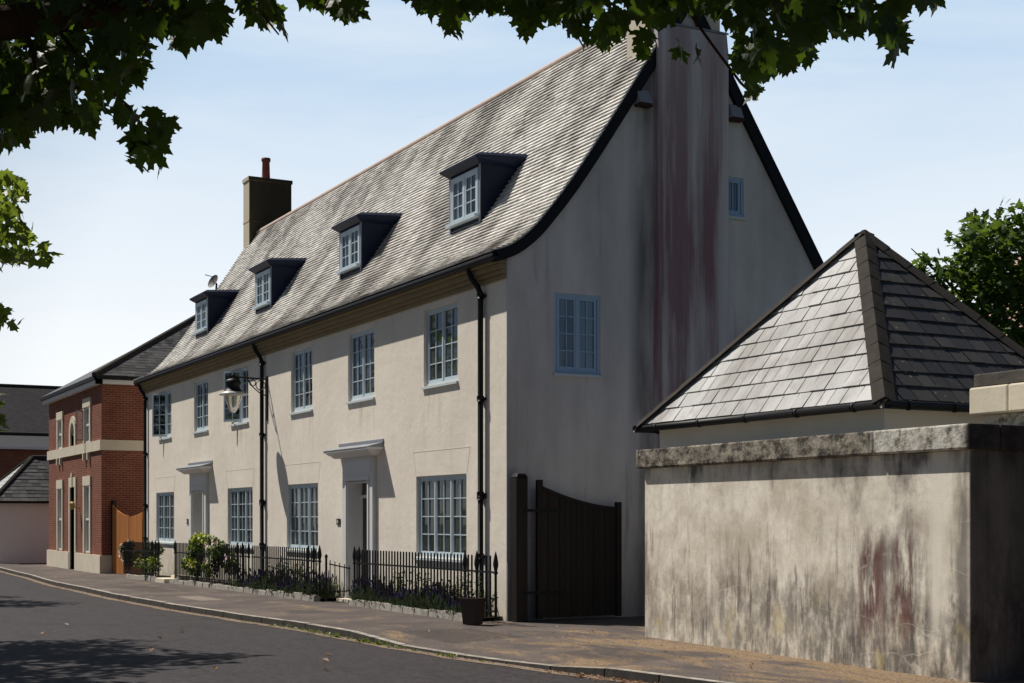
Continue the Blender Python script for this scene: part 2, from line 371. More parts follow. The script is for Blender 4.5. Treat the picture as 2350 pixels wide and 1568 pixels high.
for a, b in zip(XS, XS[1:]):
    rz = lambda x: zg(x) - .1
    for y0, y1 in ((-4.2,-3.0),(-3.0,0)):
        pass
    rd.quad((a, ky(a)-6.2, rz(a)), (b, ky(b)-6.2, rz(b)), (b, ky(b)+.02, rz(b)), (a, ky(a)+.02, rz(a)))
    op.quad((a, ky(a)-16, zg(a)), (b, ky(b)-16, zg(b)), (b, ky(b)-6.2, zg(b)), (a, ky(a)-6.2, zg(a)))
    # pavement: slopes down to the dropped kerb
    for j in range(4):
        def pt(x, u):
            y = ky(x)+.13 + u*(1.2); z = zg(x)*u + kz(x)*(1-u); return (x, y, z)
        u0, u1 = j/4, (j+1)/4
        pv.quad(pt(a,u0), pt(b,u0), pt(b,u1), pt(a,u1))
    pv.quad((a, ky(a)+1.33, zg(a)), (b, ky(b)+1.33, zg(b)), (b, 6+max(0,ky(b)), zg(b)), (a, 6+max(0,ky(a)), zg(a)))
    wob = lambda x: .02*math.sin(x*3.1)+.015*math.sin(x*7.7)
    st.quad((a, ky(a)-.2-wob(a), rz(a)+.006), (b, ky(b)-.2-wob(b), rz(b)+.006), (b, ky(b)+.0, rz(b)+.006), (a, ky(a)+.0, rz(a)+.006))
x = -64.
while x < 22:
    L = .9; a, b = x+.011, x+L-.011; j = R.uniform(-.006,.006)
    P = []
    for z_ in (0, 1):
        for xx, dy in ((a,0),(b,0),(b,.13),(a,.13)):
            P.append((xx, ky(xx)+dy + (.012 if z_ and dy == 0 else 0), (zg(xx)-.16) if not z_ else kz(xx)+.006+j*.5))
    ks.hexa(P); x += L
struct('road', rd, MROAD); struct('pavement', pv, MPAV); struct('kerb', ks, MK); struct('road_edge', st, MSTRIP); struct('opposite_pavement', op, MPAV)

# fallen leaves and weeds along the kerb
lt = MB()
def flat_leaf(mb, p, s, tilt=.5, rnd=R):
    n = Vector((rnd.uniform(-tilt,tilt), rnd.uniform(-tilt,tilt), 1)).normalized(); a = n.orthogonal().normalized()
    a.rotate(Matrix.Rotation(rnd.uniform(0,6.28), 3, n)); b = n.cross(a)
    p = Vector(p); mb.poly([p-a*s, p-b*s*.55+n*s*.2, p+a*s, p+b*s*.55+n*s*.2])
for _ in range(420):
    xx = R.triangular(6.2, 10.5, 8.6); flat_leaf(lt, (xx, ky(xx)-abs(R.gauss(0,.13))-.02, zg(xx)-.085), R.uniform(.015,.04))
for _ in range(260):
    xx = R.uniform(-20, 10); flat_leaf(lt, (xx, ky(xx)-abs(R.gauss(0,.08))-.03, zg(xx)-.088), R.uniform(.012,.03))
for _ in range(240):
    xx = R.uniform(1, 10); yy = R.uniform(ky(xx)+.25, .2); flat_leaf(lt, (xx, yy, zg(xx)+.012+min(0,kz(xx)-zg(xx))*.0), R.uniform(.01,.028))
for xx, yy in ((-1.5,-5.0),(-.5,-5.6),(3.2,-4.3),(3.9,-4.6),(-4,-6.3),(1.5,-6.2),(5,-5),(-2.2,-7),(4.2,-6.1)): flat_leaf(lt, (xx, yy, zg(xx)-.085), .06)
tag(lt.build('fallen_leaves', MLIT), 'dry reddish brown leaves and husks littered along the kerb', 'leaf litter', kind='stuff')
wd = MB()
for _ in range(46):
    xx = R.choice([R.gauss(-1.6,.5), R.gauss(.3,.7), R.gauss(1.7,.3), R.uniform(2,5)]); yy = ky(xx)-R.uniform(.02,.12); h = R.uniform(.03,.1)
    for k in range(9):
        w = R.uniform(0, 6.28); d = Vector((math.cos(w), math.sin(w), R.uniform(.4,1.6))).normalized(); p = Vector((xx+R.gauss(0,.04), yy+R.gauss(0,.02), zg(xx)-.098))
        s = d.cross(Vector((0,0,1))).normalized()*.014; wd.poly([p-s*.3, p+d*h*.6-s, p+d*h, p+d*h*.6+s])
tag(wd.build('kerb_weeds', MWEED), 'small green weeds growing in the gutter along the kerb', 'weeds', kind='stuff')

# ------------------------------------------------------------------ the cream house
HL = -24.95; PROF = [(-.33,5.955),(-.1,6.03),(.12,6.14),(.42,6.38),(.71,6.70),(1.13,7.22),(1.56,7.82),(1.99,8.45),(2.43,9.11),(2.93,9.87),(3.6,10.93)]
BACK = [(3.6,10.93),(4.56,9.43),(5.24,8.38),(6.6,6.29),(7.2,5.55)]
def roof_z(y):
    t = PROF + BACK[1:]
    for (a,b),(c,d) in zip(t, t[1:]):
        if a <= y <= c: return b+(d-b)*(y-a)/(c-a)
    return t[-1][1]
house = thing('rendered_house', (-12.5, 3.5, -.15), 'long cream rendered house with steep slate roof, four dormers and stained gable chimney', 'house')
UP = [(-22.33,1.45),(-18.38,1.42),(-14.77,1.46),(-10.07,1.44),(-6.45,1.44),(-2.6,1.45)]; UZ = (4.03,5.43)
DN = [(-22.35,2.14),(-14.76,2.14),(-10.03,2.10),(-2.59,2.15)]; DZ = (.88,2.375)
DOORX = [(-18.45,1.12),(-6.45,1.12)]; DOORZ = (-.2,2.34)
holes = [(x-w/2, x+w/2, *UZ) for x, w in UP] + [(x-w/2, x+w/2, *DZ) for x, w in DN] + [(x-w/2, x+w/2, *DOORZ) for x, w in DOORX]
wl = MB()
def facade(mb, x0, x1, z0, z1, holes, P, depth=None):
    xs = sorted({x0, x1, *[h[0] for h in holes], *[h[1] for h in holes]}); zs = sorted({z0, z1, *[h[2] for h in holes], *[h[3] for h in holes]})
    xs = [q for q in xs if x0 <= q <= x1]; zs = [q for q in zs if z0 <= q <= z1]
    for a, b in zip(xs, xs[1:]):
        for c, d in zip(zs, zs[1:]):
            m = ((a+b)/2, (c+d)/2)
            if any(h[0] < m[0] < h[1] and h[2] < m[1] < h[3] for h in holes): continue
            mb.quad(P(a,0,c), P(b,0,c), P(b,0,d), P(a,0,d))
    for h in holes:
        dp = depth or .13
        mb.quad(P(h[0],0,h[2]), P(h[0],0,h[3]), P(h[0],dp,h[3]), P(h[0],dp,h[2])); mb.quad(P(h[1],0,h[2]), P(h[1],dp,h[2]), P(h[1],dp,h[3]), P(h[1],0,h[3]))
        mb.quad(P(h[0],0,h[3]), P(h[1],0,h[3]), P(h[1],dp,h[3]), P(h[0],dp,h[3])); mb.quad(P(h[0],0,h[2]), P(h[0],dp,h[2]), P(h[1],dp,h[2]), P(h[1],0,h[2]))
facade(wl, HL, 0, -.3, 6.0, holes, lambda x, y, z: (x, y, z), .3)
GW = [(.90,1.80,4.04,5.38),(4.38,4.82,7.02,7.72)]      # gable windows
ys = sorted({0., 7.19, *[h[0] for h in GW], *[h[1] for h in GW], *[p[0] for p in PROF+BACK if 0 < p[0] < 7.19]})
for X0, hs in ((0., GW), (HL, [])):
    for a, b in zip(ys, ys[1:]):
        ta, tb = roof_z(a)-.04, roof_z(b)-.04; h = next((q for q in hs if q[0] <= a and b <= q[1]), None)
        if h: wl.quad((X0,a,-.3),(X0,b,-.3),(X0,b,h[2]),(X0,a,h[2])); wl.quad((X0,a,h[3]),(X0,b,h[3]),(X0,b,tb),(X0,a,ta))
        else: wl.quad((X0,a,-.3),(X0,b,-.3),(X0,b,tb),(X0,a,ta))
for h in GW:
    d = -.1; wl.quad((0,h[0],h[2]),(0,h[0],h[3]),(d,h[0],h[3]),(d,h[0],h[2])); wl.quad((0,h[1],h[2]),(d,h[1],h[2]),(d,h[1],h[3]),(0,h[1],h[3]))
    wl.quad((0,h[0],h[3]),(0,h[1],h[3]),(d,h[1],h[3]),(d,h[0],h[3])); wl.quad((0,h[0],h[2]),(d,h[0],h[2]),(d,h[1],h[2]),(0,h[1],h[2]))
wl.quad((HL,7.19,-.3),(0,7.19,-.3),(0,7.19,5.6),(HL,7.19,5.6))
# plinth band and the faint flat arches scored above the ground floor windows
wl.box(.0, .016, .002, 7.19, -.3, .86)
wl.build('wall', MR, house)
MAR = plain('scored_render', (.76,.68,.58), .9)
for x, w in DN:
    ar = MB()
    pts = [(x-w/2-.02, 2.40), (x-w/2-.14, 2.84), (x+w/2+.14, 2.84), (x+w/2+.02, 2.40)]
    for (a,b),(c,d) in zip(pts, pts[1:]):
        if abs(b-d) < .01: ar.box(a, c, -.003, .0, b-.012, b)
        else: ar.hexa([(a,-.003,b),(a+.012,-.003,b),(a+.012,0,b),(a,0,b),(c,-.003,d),(c+.012,-.003,d),(c+.012,0,d),(c,0,d)])
    ar.build('scored_arch', MAR, house)

# windows ------------------------------------------------------------------
def place(o): return o
def casement_bars(mb, T, x0, x1, z0, z1, cols, rows, fw=.045, bar=.018, y0=0, y1=.05):
    def b(a, c, e, f, yy0=y0, yy1=y1): mb.hexa([T(*q) for q in ((a,yy0,e),(c,yy0,e),(c,yy1,e),(a,yy1,e),(a,yy0,f),(c,yy0,f),(c,yy1,f),(a,yy1,f))])
    b(x0, x0+fw, z0, z1); b(x1-fw, x1, z0, z1); b(x0+fw, x1-fw, z0, z0+fw*1.25); b(x0+fw, x1-fw, z1-fw, z1)
    for i in range(1, cols):
        xx = x0+fw+(x1-x0-2*fw)*i/cols; b(xx-bar/2, xx+bar/2, z0+fw*1.25, z1-fw, y0+.006, y1-.006)
    for j in range(1, rows):
        zz = z0+fw+(z1-z0-2*fw)*j/rows; b(x0+fw, x1-fw, zz-bar/2, zz+bar/2, y0+.009, y1-.009)
def window(parent, T, w, z0, z1, n, cols, rows, mat=MBLUE, sill=True, openleaf=None, name='window', of=.05, sillw=.045, glass=None):
    fr = MB()
    def b(a, c, e, f, yy0, yy1): fr.hexa([T(*q) for q in ((a,yy0,e),(c,yy0,e),(c,yy1,e),(a,yy1,e),(a,yy0,f),(c,yy0,f),(c,yy1,f),(a,yy1,f))])
    b(-w/2, -w/2+of, z0, z1, .05, .13); b(w/2-of, w/2, z0, z1, .05, .13); b(-w/2+of, w/2-of, z1-of, z1, .05, .13); b(-w/2+of, w/2-of, z0, z0+of, .05, .13)
    iw = (w-2*of)/n
    for i in range(n):
        xa = -w/2+of+iw*i; 
        if i > 0: b(xa-.022, xa+.022, z0+of, z1-of, .045, .12)
        if openleaf == i: continue
        casement_bars(fr, T, xa+.012, xa+iw-.012, z0+of, z1-of, cols, rows, y0=.06, y1=.105)
    o = fr.build(name, mat, parent)
    pn = MB()
    for i in range(n):
        if openleaf == i: pn.poly([T(-w/2+of+iw*i, .128, z0+of), T(-w/2+of+iw*(i+1), .128, z0+of), T(-w/2+of+iw*(i+1), .128, z1-of), T(-w/2+of+iw*i, .128, z1-of)]); continue
        xa = -w/2+of+iw*i+.012; xb = xa+iw-.024; f2 = .04
        for c in range(cols):
            for r in range(rows):
                u0 = xa+f2+(xb-xa-2*f2)*c/cols; u1 = xa+f2+(xb-xa-2*f2)*(c+1)/cols; v0 = z0+of+f2+(z1-z0-2*of-2*f2)*r/rows; v1 = z0+of+f2+(z1-z0-2*of-2*f2)*(r+1)/rows
                ax, az = R.uniform(-.002,.002), R.uniform(-.002,.002)
                pn.quad(T(u0,.088-ax-az,v0), T(u1,.088+ax-az,v0), T(u1,.088+ax+az,v1), T(u0,.088-ax+az,v1))
    pn.build('pane', glass or MG, o)
    if sill:
        s = MB(); s.hexa([T(*q) for q in ((-w/2-.03,-sillw,z0-.06),(w/2+.03,-sillw,z0-.06),(w/2+.03,.15,z0-.05),(-w/2-.03,.15,z0-.05),(-w/2-.03,-sillw,z0-.015),(w/2+.03,-sillw,z0-.015),(w/2+.03,.15,z0+.003),(-w/2-.03,.15,z0+.003))])
        s.build('sill', MSILL, o)
    return o
def leaf_open(parent, T, hx, z0, z1, w, ang, cols, rows):      # a casement swung outwards about its hinge
    ca, sa = math.cos(ang), math.sin(ang)
    T2 = lambda x, y, z: T(hx + x*ca - y*sa, .055 + x*sa + y*ca, z)
    m = MB(); casement_bars(m, T2, 0 if w > 0 else w, w if w > 0 else 0, z0, z1, cols, rows, y0=-.02, y1=.02)
    o = m.build('casement', MBLUE, parent)
    g = MB(); g.quad(T2(.04*math.copysign(1,w),0,z0+.04), T2(w*.93,0,z0+.04), T2(w*.93,0,z1-.04), T2(.04*math.copysign(1,w),0,z1-.04)); g.build('pane', MG, o)
for i, (x, w) in enumerate(UP):
    T = lambda a, y, z, x=x: (x+a, y, z)
    op_ = 0 if i in (0, 2) else None
    o = window(house, T, w, *UZ, 2, 2, 4, openleaf=op_)
    if op_ is not None: leaf_open(o, T, -.03, UZ[0]+.05, UZ[1]-.05, -.62, math.radians(28), 2, 4)
for x, w in DN: window(house, lambda a, y, z, x=x: (x+a, y, z), w, *DZ, 3, 2, 4)
window(house, lambda a, y, z: (-y+.03, 1.35+a, z), .90, 4.04, 5.38, 2, 2, 4, mat=MBLUED, glass=MGB, sillw=.02)
window(house, lambda a, y, z: (-y+.03, 4.60+a, z), .44, 7.02, 7.72, 1, 2, 1, mat=MBLUED, glass=MGB, sillw=.02)

# roof ------------------------------------------------------------------
class Prof:
    def __init__(s, pts, sub=6):
        q = []
        n = len(pts)
        for i in range(n-1):
            p0, p1, p2, p3 = pts[max(i-1,0)], pts[i], pts[i+1], pts[min(i+2,n-1)]
            for j in range(sub):
                t = j/sub; q.append(tuple(.5*((2*p1[k])+(-p0[k]+p2[k])*t+(2*p0[k]-5*p1[k]+4*p2[k]-p3[k])*t*t+(-p0[k]+3*p1[k]-3*p2[k]+p3[k])*t**3) for k in (0,1)))
        q.append(pts[-1]); s.p = q; s.l = [0]
        for a, b in zip(q, q[1:]): s.l.append(s.l[-1]+math.hypot(b[0]-a[0], b[1]-a[1]))
    def at(s, a):
        a = min(max(a, 0), s.l[-1]-1e-6); i = 0
        lo, hi = 0, len(s.l)-1
        while hi-lo > 1:
            m = (lo+hi)//2
            if s.l[m] <= a: lo = m
            else: hi = m
        t = (a-s.l[lo])/(s.l[lo+1]-s.l[lo]); A, B = s.p[lo], s.p[lo+1]; dx, dz = B[0]-A[0], B[1]-A[1]; L = math.hypot(dx, dz)
        return A[0]+dx*t, A[1]+dz*t, -dz/L, dx/L
pf = Prof(PROF); RX0, RX1 = HL-.1, .1
rf = MB(); row = .108; a = 0.; k = 0; TOT = pf.l[-1]
DORM = [-21.9,-15.93,-9.6,-3.65]; DW = .67; DY = 1.0
while a < TOT-.01:
    y0, z0, n0, m0 = pf.at(a); y1, z1, n1, m1 = pf.at(min(a+row*1.25, TOT))
    x = RX0 - (.14 if k % 2 else 0) - R.uniform(0,.03); k += 1
    while x < RX1:
        w = R.uniform(.25,.31); xa, xb = max(x, RX0), min(x+w-.007, RX1); x += w
        if xb-xa < .03: continue
        if 1.05 < y0 < 1.55 and any(abs((xa+xb)/2-d) < DW-.1 for d in DORM): continue
        t = R.uniform(.038,.048); da = R.uniform(-.004,.004); tt = t+R.uniform(-.002,.002); ya, za, na, ma = pf.at(max(a+da,0))
        A = (xa, ya+na*t, za+ma*t); B = (xb, ya+na*tt, za+ma*tt); C = (xb, y1+n1*.004, z1+m1*.004); D = (xa, y1+n1*.004, z1+m1*.004)
        n = len(rf.v); rf.v += [A, B, C, D, (xa, ya-na*.004, za-ma*.004), (xb, ya-na*.004, za-ma*.004)]
        rf.f += [(n,n+1,n+2,n+3), (n+4,n+5,n+1,n), (n+1,n+5,n+2), (n,n+3,n+4)]
    a += row
roof = rf.build('roof', MSL, house)
un = MB(); A = [(RX0, p[0]+.004, p[1]-.006) for p in pf.p]; B = [(RX1, p[0]+.004, p[1]-.006) for p in pf.p]; un.strip(A, B)
A = [(RX0, y, z) for y, z in BACK]; B = [(RX1, y, z) for y, z in BACK]; un.strip(A, B); un.build('roof_deck', MUND, roof)
rg = MB(); x = RX0
while x < RX1-.05:
    L = .45; rg.tube([(x, 3.6, 10.92), (x+L-.004, 3.6, 10.92)], .085, 14, False); x += L
rg.build('ridge_tiles', MRIDGE, roof, True)
for X0, sgn in ((.0, 1), (HL, -1)):
    bb = MB(); P = [(p[0], p[1]-.01, ) for p in pf.p] + [(y, z-.01) for y, z in BACK[1:]]
    N = []
    for i, p in enumerate(P):
        q0, q1 = P[max(i-1,0)], P[min(i+1,len(P)-1)]; dx, dz = q1[0]-q0[0], q1[1]-q0[1]; L = math.hypot(dx, dz); N.append((dz/L, -dx/L))
    xi, xo = X0, X0+sgn*.085
    top = [(p[0], p[1]) for p in P]; bot = [(p[0]+n[0]*.2, p[1]+n[1]*.17) for p, n in zip(P, N)]
    bb.strip([(xo,*q) for q in top], [(xo,*q) for q in bot]); bb.strip([(xi,*q) for q in bot], [(xo,*q) for q in bot]); bb.strip([(xi,*q) for q in top], [(xo,*q) for q in top])
    bb.quad((xi,*top[0]),(xo,*top[0]),(xo,*bot[0]),(xi,*bot[0]))
    bb.build('bargeboard', MBARGE, house)
co = MB()
for y0, z0, z1 in ((-.225,5.79,5.86),(-.16,5.70,5.79),(-.10,5.63,5.70),(-.045,5.55,5.63)): co.box(HL, -.0, y0, -.001, z0, z1)
co.build('cornice', MOCH, house, bevel=.012)
gt = MB(); gt.tube([(HL-.1,-.27,5.885),(.11,-.27,5.885)], .06, 10); gt.box(HL-.1,.11,-.29,-.2,5.88,5.955); gt.build('gutter', MBLK, house)

def downpipe(x, zt):
    m = MB(); b = zg(x)
    m.tube([(x-.12,-.235,5.88),(x-.12,-.235,5.76),(x-.09,-.2,5.66),(x-.02,-.12,5.52),(x,-.075,5.40),(x,-.075,5.2),(x,-.075,b)], .05, 10)
    for z in (5.36, 3.62, 1.95, .95, 4.5 if False else 2.0): m.tube([(x,-.075,z-.045),(x,-.075,z+.045)], .066, 10); m.box(x-.09,x+.09,-.05,0,z-.02,z+.02)
    m.build('downpipe', MBLK, house, True)
for x in (-.82,-12.72,-24.55): downpipe(x, 5.9)

# dormers ------------------------------------------------------------------
def dormer(x, opened):
    d = MB(); w = DW; zb, zt = 7.25, 8.22; yf = DY
    # front posts and cheeks clad in lead
    for s in (-1, 1):
        xo = x+s*w; xi = x+s*(w-.07); a, b = min(xo,xi), max(xo,xi)
        yy = [yf, 1.15, 1.4, 1.6, 1.84]
        low = [max(roof_z(q)-.03, 6.9) for q in yy]
        for i in range(4): d.hexa([(a,yy[i],low[i]),(b,yy[i],low[i]),(b,yy[i+1],min(low[i+1],zt)),(a,yy[i+1],min(low[i+1],zt)),(a,yy[i],zt),(b,yy[i],zt),(b,yy[i+1],zt),(a,yy[i+1],zt)])
    d.box(x-w+.07, x+w-.07, yf+.02, yf+.14, 6.95, zb); d.box(x-w+.07, x+w-.07, yf, yf+.14, zt-.06, zt)
    d.box(x-w+.07, x+w-.07, yf+.22, yf+.24, zb, zt)
    o = d.build('dormer', MLEAD, house)
    # corner posts in pale grey lead, roof slab with a flared edge
    for qa, qb in ((x-w-.004, x-w+.06), (x+w-.06, x+w+.004)): MB().box(qa, qb, yf-.012, yf+.002, 7.0, zt).build('corner_board', MLEADT, o)
    r = MB(); e = .13; fy = yf-.16
    prof = [(0,0),(.05,-.02),(.09,-.075),(.10,-.13)]
    ring0 = [(x-w-e,fy),(x+w+e,fy),(x+w+e,2.05),(x-w-e,2.05)]; ring1 = [(x-w-.02,yf-.03),(x+w+.02,yf-.03),(x+w+.02,2.05),(x-w-.02,2.05)]
    zt2 = zt+.11; top = zt+.17
    r.poly([(x-w-.02,yf,top+.02),(x+w+.02,yf,top+.02),(x+w+.02,2.1,top+.10),(x-w-.02,2.1,top+.10)])
    for i in range(4):
        j = (i+1) % 4
        if i == 2: continue
        (ax,ay),(bx,by) = ring0[i], ring0[j]; (cx_,cy_),(dx_,dy_) = ring1[i], ring1[j]
        zz = lambda y: (y-yf)*.08 if y > 1.5 else 0
        r.quad((ax,ay,zt2-.035+zz(ay)),(bx,by,zt2-.035+zz(by)),(bx,by,zt2+zz(by)),(ax,ay,zt2+zz(ay)))
        r.quad((ax,ay,zt2+zz(ay)),(bx,by,zt2+zz(by)),(dx_,dy_,top+.02+zz(dy_)),(cx_,cy_,top+.02+zz(cy_)))
        r.quad((ax,ay,zt2-.035+zz(ay)),(cx_,cy_,zt-.02),(dx_,dy_,zt-.02),(bx,by,zt2-.035+zz(by)))
    r.build('dormer_roof', MLEAD, o)
    T = lambda a, y, z: (x+a, yf-.06+y, z)
    fr = MB(); ww = w-.08
    def b(a, c, e_, f, y0, y1): fr.box(x+a, x+c, yf-.05+y0, yf-.05+y1, e_, f)
    b(-ww, -ww+.05, zb, zt-.07, .03, .12); b(ww-.05, ww, zb, zt-.07, .03, .12); b(-ww+.05, ww-.05, zt-.12, zt-.07, .03, .12); b(-.025, .025, zb+.04, zt-.12, .028, .12); b(-ww-.05, ww+.05, zb-.03, zb+.03, -.06, .12)
    n = 0
    for s in (-1, 1):
        xa, xb = (-ww+.06, -.03) if s < 0 else (.03, ww-.06)
        if opened and s < 0: continue
        casement_bars(fr, T, xa, xb, zb+.04, zt-.12, 2, 3, y0=.045, y1=.09)
    f = fr.build('window_frame', MBLUE, o)
    g = MB()
    for s in (-1, 1):
        xa, xb = (-ww+.06, -.03) if s < 0 else (.03, ww-.06)
        for r_ in range(3):
            for c in range(2):
                u0 = xa+(xb-xa)*c/2; u1 = xa+(xb-xa)*(c+1)/2; v0 = zb+.04+(zt-.16-zb)*r_/3; v1 = zb+.04+(zt-.16-zb)*(r_+1)/3; t = R.uniform(-.004,.004)
                g.quad(T(u0,.072+t,v0),T(u1,.072-t,v0),T(u1,.072-t,v1),T(u0,.072+t,v1))
    g.build('pane', MG, o)
    if opened:
        m = MB(); ang = math.radians(-24); ca, sa = math.cos(ang), math.sin(ang); W = ww-.09; hx = -.03
        T2 = lambda a, y, z: T(hx - (a*ca) , .02 + a*sa + y, z)
        casement_bars(m, T2, 0, W, zb+.04, zt-.12, 2, 3, y0=-.02, y1=.02); m.build('casement', MBLUE, o)
for i, x in enumerate(DORM): dormer(x, False)

# doors, surrounds, canopies ------------------------------------------------------------------
def doorway(x, w):
    b = zg(x)-.05; hw = w/2
    s = MB()
    for sg in (-1, 1):
        a, c = sorted((x+sg*hw, x+sg*(hw+.265))); s.box(a, c, -.085, .0, b, 2.36)
        a, c = sorted((x+sg*(hw+.02), x+sg*(hw+.09))); s.box(a, c, -.105, -.085, b, 2.36)
    s.box(x-hw-.265, x+hw+.265, -.085, .0, 2.36, 2.84); s.box(x-hw-.12, x+hw+.12, -.1, -.085, 2.36, 2.46); s.box(x-hw-.2, x+hw+.2, -.098, -.085, 2.52, 2.78)
    # panelled reveals lining the recess
    s.box(x-hw-.002, x-hw+.02, -.08, .3, b, 2.34); s.box(x+hw-.02, x+hw+.002, -.08, .3, b, 2.34); s.box(x-hw+.02, x+hw-.02, -.08, .3, 2.32, 2.342)
    for z0, z1 in ((b+.25,.75),(.9,1.45),(1.6,2.2)):
        s.box(x-hw+.02, x-hw+.027, .03, .045, z0, z1); s.box(x-hw+.02, x-hw+.027, .2, .215, z0, z1); s.box(x-hw+.02, x-hw+.027, .045, .2, z1-.015, z1); s.box(x-hw+.02, x-hw+.027, .045, .2, z0, z0+.015)
    s.box(x-hw+.02, x+hw-.02, .2, .29, 2.01, 2.08); s.box(x-hw+.02, x-hw+.07, .22, .29, b, 2.01); s.box(x+hw-.07, x+hw-.02, .22, .29, b, 2.01)
    s.build('door_surround', MWHITE, house, bevel=.006)
    d = MB(); d.box(x-hw+.07, x+hw-.07, .24, .29, b+.05, 2.01)
    for z0, z1 in ((.15,.85),(1.05,1.85)):
        for q in (-1, 1): d.box(x+q*.22-.15, x+q*.22+.15, .232, .24, z0, z1)
    o = d.build('door', MDOOR, house)
    k = MB(); k.lathe((0,0,0), [(0,0)]) if False else k.tube([(x+.33,.2,.95),(x+.33,.24,.95)], [.03,.02], 10); k.build('handle', plain('brass', (.5,.36,.12), .3, .5, 1), o)
    f = MB(); f.box(x-hw+.02, x+hw-.02, .25, .27, 2.08, 2.32); f.build('fanlight', MG, house)
    c = MB(); xa, xb, Y = x-1.22, x+1.22, -.36
    c.box(xa, xb, Y, .0, 2.955, 3.0)
    def fr(z0, z1, i0, i1): c.hexa([(xa+i0,Y+i0,z0),(xb-i0,Y+i0,z0),(xb-i0,0,z0),(xa+i0,0,z0),(xa+i1,Y+i1,z1),(xb-i1,Y+i1,z1),(xb-i1,0,z1),(xa+i1,0,z1)])
    fr(2.90, 2.953, .09, .025); fr(2.84, 2.90, .17, .11)
    o = c.build('canopy', MWHITE, house)
    l = MB(); l.hexa([(xa-.015,Y-.015,3.001),(xb+.015,Y-.015,3.001),(xb+.015,0,3.001),(xa-.015,0,3.001),(xa+.02,Y+.03,3.022),(xb-.02,Y+.03,3.022),(xb-.02,0,3.10),(xa+.02,0,3.10)]); l.box(xa, xb, -.018, 0, 3.10, 3.16); l.build('lead_cover', MLEADT, o)
for x, w in DOORX: doorway(x, w)
MB().box(-18.45-.6,-18.45+.6,-.42,-.09,-.3,-.02).build('doorstep', MSTONE, house); MB().box(-6.45-.6,-6.45+.6,-.3,-.09,-.3,-.06).build('doorstep', MSTONE, house)
for x, z, w, h in ((-7.70,1.52,.2,.13),(-19.75,1.5,.15,.15)):
    p = MB(); p.box(x-w/2, x+w/2, -.02, 0, z-h/2, z+h/2); o = p.build('number_plaque', MPLQ, house)
    m = MB()
    m.box(x-.045,x-.005,-.024,-.02,z-.03,z+.03); m.build('numeral', MWHITE, o)

# chimneys ------------------------------------------------------------------
c = MB(); c.box(.0, .15, 2.88, 4.37, -.3, 9.85)
c.hexa([(0,2.88,9.85),(.15,2.88,9.85),(.15,4.37,9.85),(0,4.37,9.85),(-.02,2.88,10.25),(.10,2.88,10.2),(.10,4.37,10.2),(-.02,4.37,10.25)])
o = c.build('chimney', MBR, house); tag_part = o; o['label'] = 'tall gable chimney breast streaked with dark red stains'
l = MB(); l.hexa([(-.05,2.85,10.25),(.115,2.85,10.205),(.115,4.40,10.205),(-.05,4.40,10.25),(-.05,2.85,10.31),(.115,2.85,10.235),(.115,4.40,10.235),(-.05,4.40,10.31)]); l.build('lead_weathering', MLEADT, o)
s = MB(); s.box(-.80, -.04, 2.84, 4.32, 9.6, 12.2); s.box(-.84, 0, 2.80, 4.36, 12.2, 12.32); s.build('stack', MSTONE, o)
c = MB(); CXa, CXb = HL-.13, HL+.5
c.box(CXa, CXb, 3.28, 4.72, 6.5, 12.62); c.box(CXa-.03, CXb+.03, 3.25, 4.75, 12.62, 12.74); c.box(CXa-.012, CXb+.012, 3.268, 4.732, 11.28, 11.34)
c.build('chimney', MCHIM, house)['label'] = 'plain chimney stack, its shaded side coloured darker, with a single red pot'
o = [q for q in house.children if q.name.startswith('chimney')][-1]
p = MB(); p.lathe((HL+.18, 3.95, 12.72), [(.15,0),(.135,.1),(.12,.62),(.15,.64),(.15,.74),(.11,.74)], 14); p.build('chimney_pot', MTERR, o, True)
for y in (2.62, 4.57):
    v = MB(); v.hexa([(0,y-.15,8.73),(.18,y-.12,8.75),(.18,y+.12,8.75),(0,y+.15,8.73),(0,y-.15,9.02),(.07,y-.12,8.99),(.07,y+.12,8.99),(0,y+.15,9.02)]); o = v.build('vent_box', MBOX, house)
    u = MB(); u.box(.01,.18,y-.14,y+.14,8.70,8.728); u.build('box_base', plain('box_underside', (.05,.026,.018), .8), o)

# satellite dish behind the ridge end
dish = thing('satellite_dish', (HL-.25, 2.2, 8.9), 'small satellite dish poking up behind the leftmost dormer', 'satellite dish')
P = px(492, 648, 50.2)
m = MB(); cc = P; ax = (RT*-.55 + FW*-.6 + Vector((0,0,.35))).normalized(); a1 = ax.orthogonal().normalized(); a2 = ax.cross(a1)
prev = None
for r, h in ((.0,0),(.11,.012),(.2,.04),(.26,.07)):
    ring = [tuple(cc + a1*r*math.cos(w)+a2*r*math.sin(w)+ax*h) for w in [2*math.pi*i/18 for i in range(18)]]
    if prev:
        for i in range(18): m.quad(prev[i], prev[(i+1)%18], ring[(i+1)%18], ring[i])
    prev = ring
dish.location = cc - Vector((0,0,.9))
m.build('dish', plain('grey_dish', (.12,.115,.11), .6, .3), dish, True)
m = MB(); m.tube([cc-ax*.02, cc-ax*.1, cc-Vector((0,0,1.3))], .035, 8); m.tube([cc-a2*.3+ax*.05, cc+ax*.4-a2*.1], .015, 6); m.build('mast', MBLK, dish)

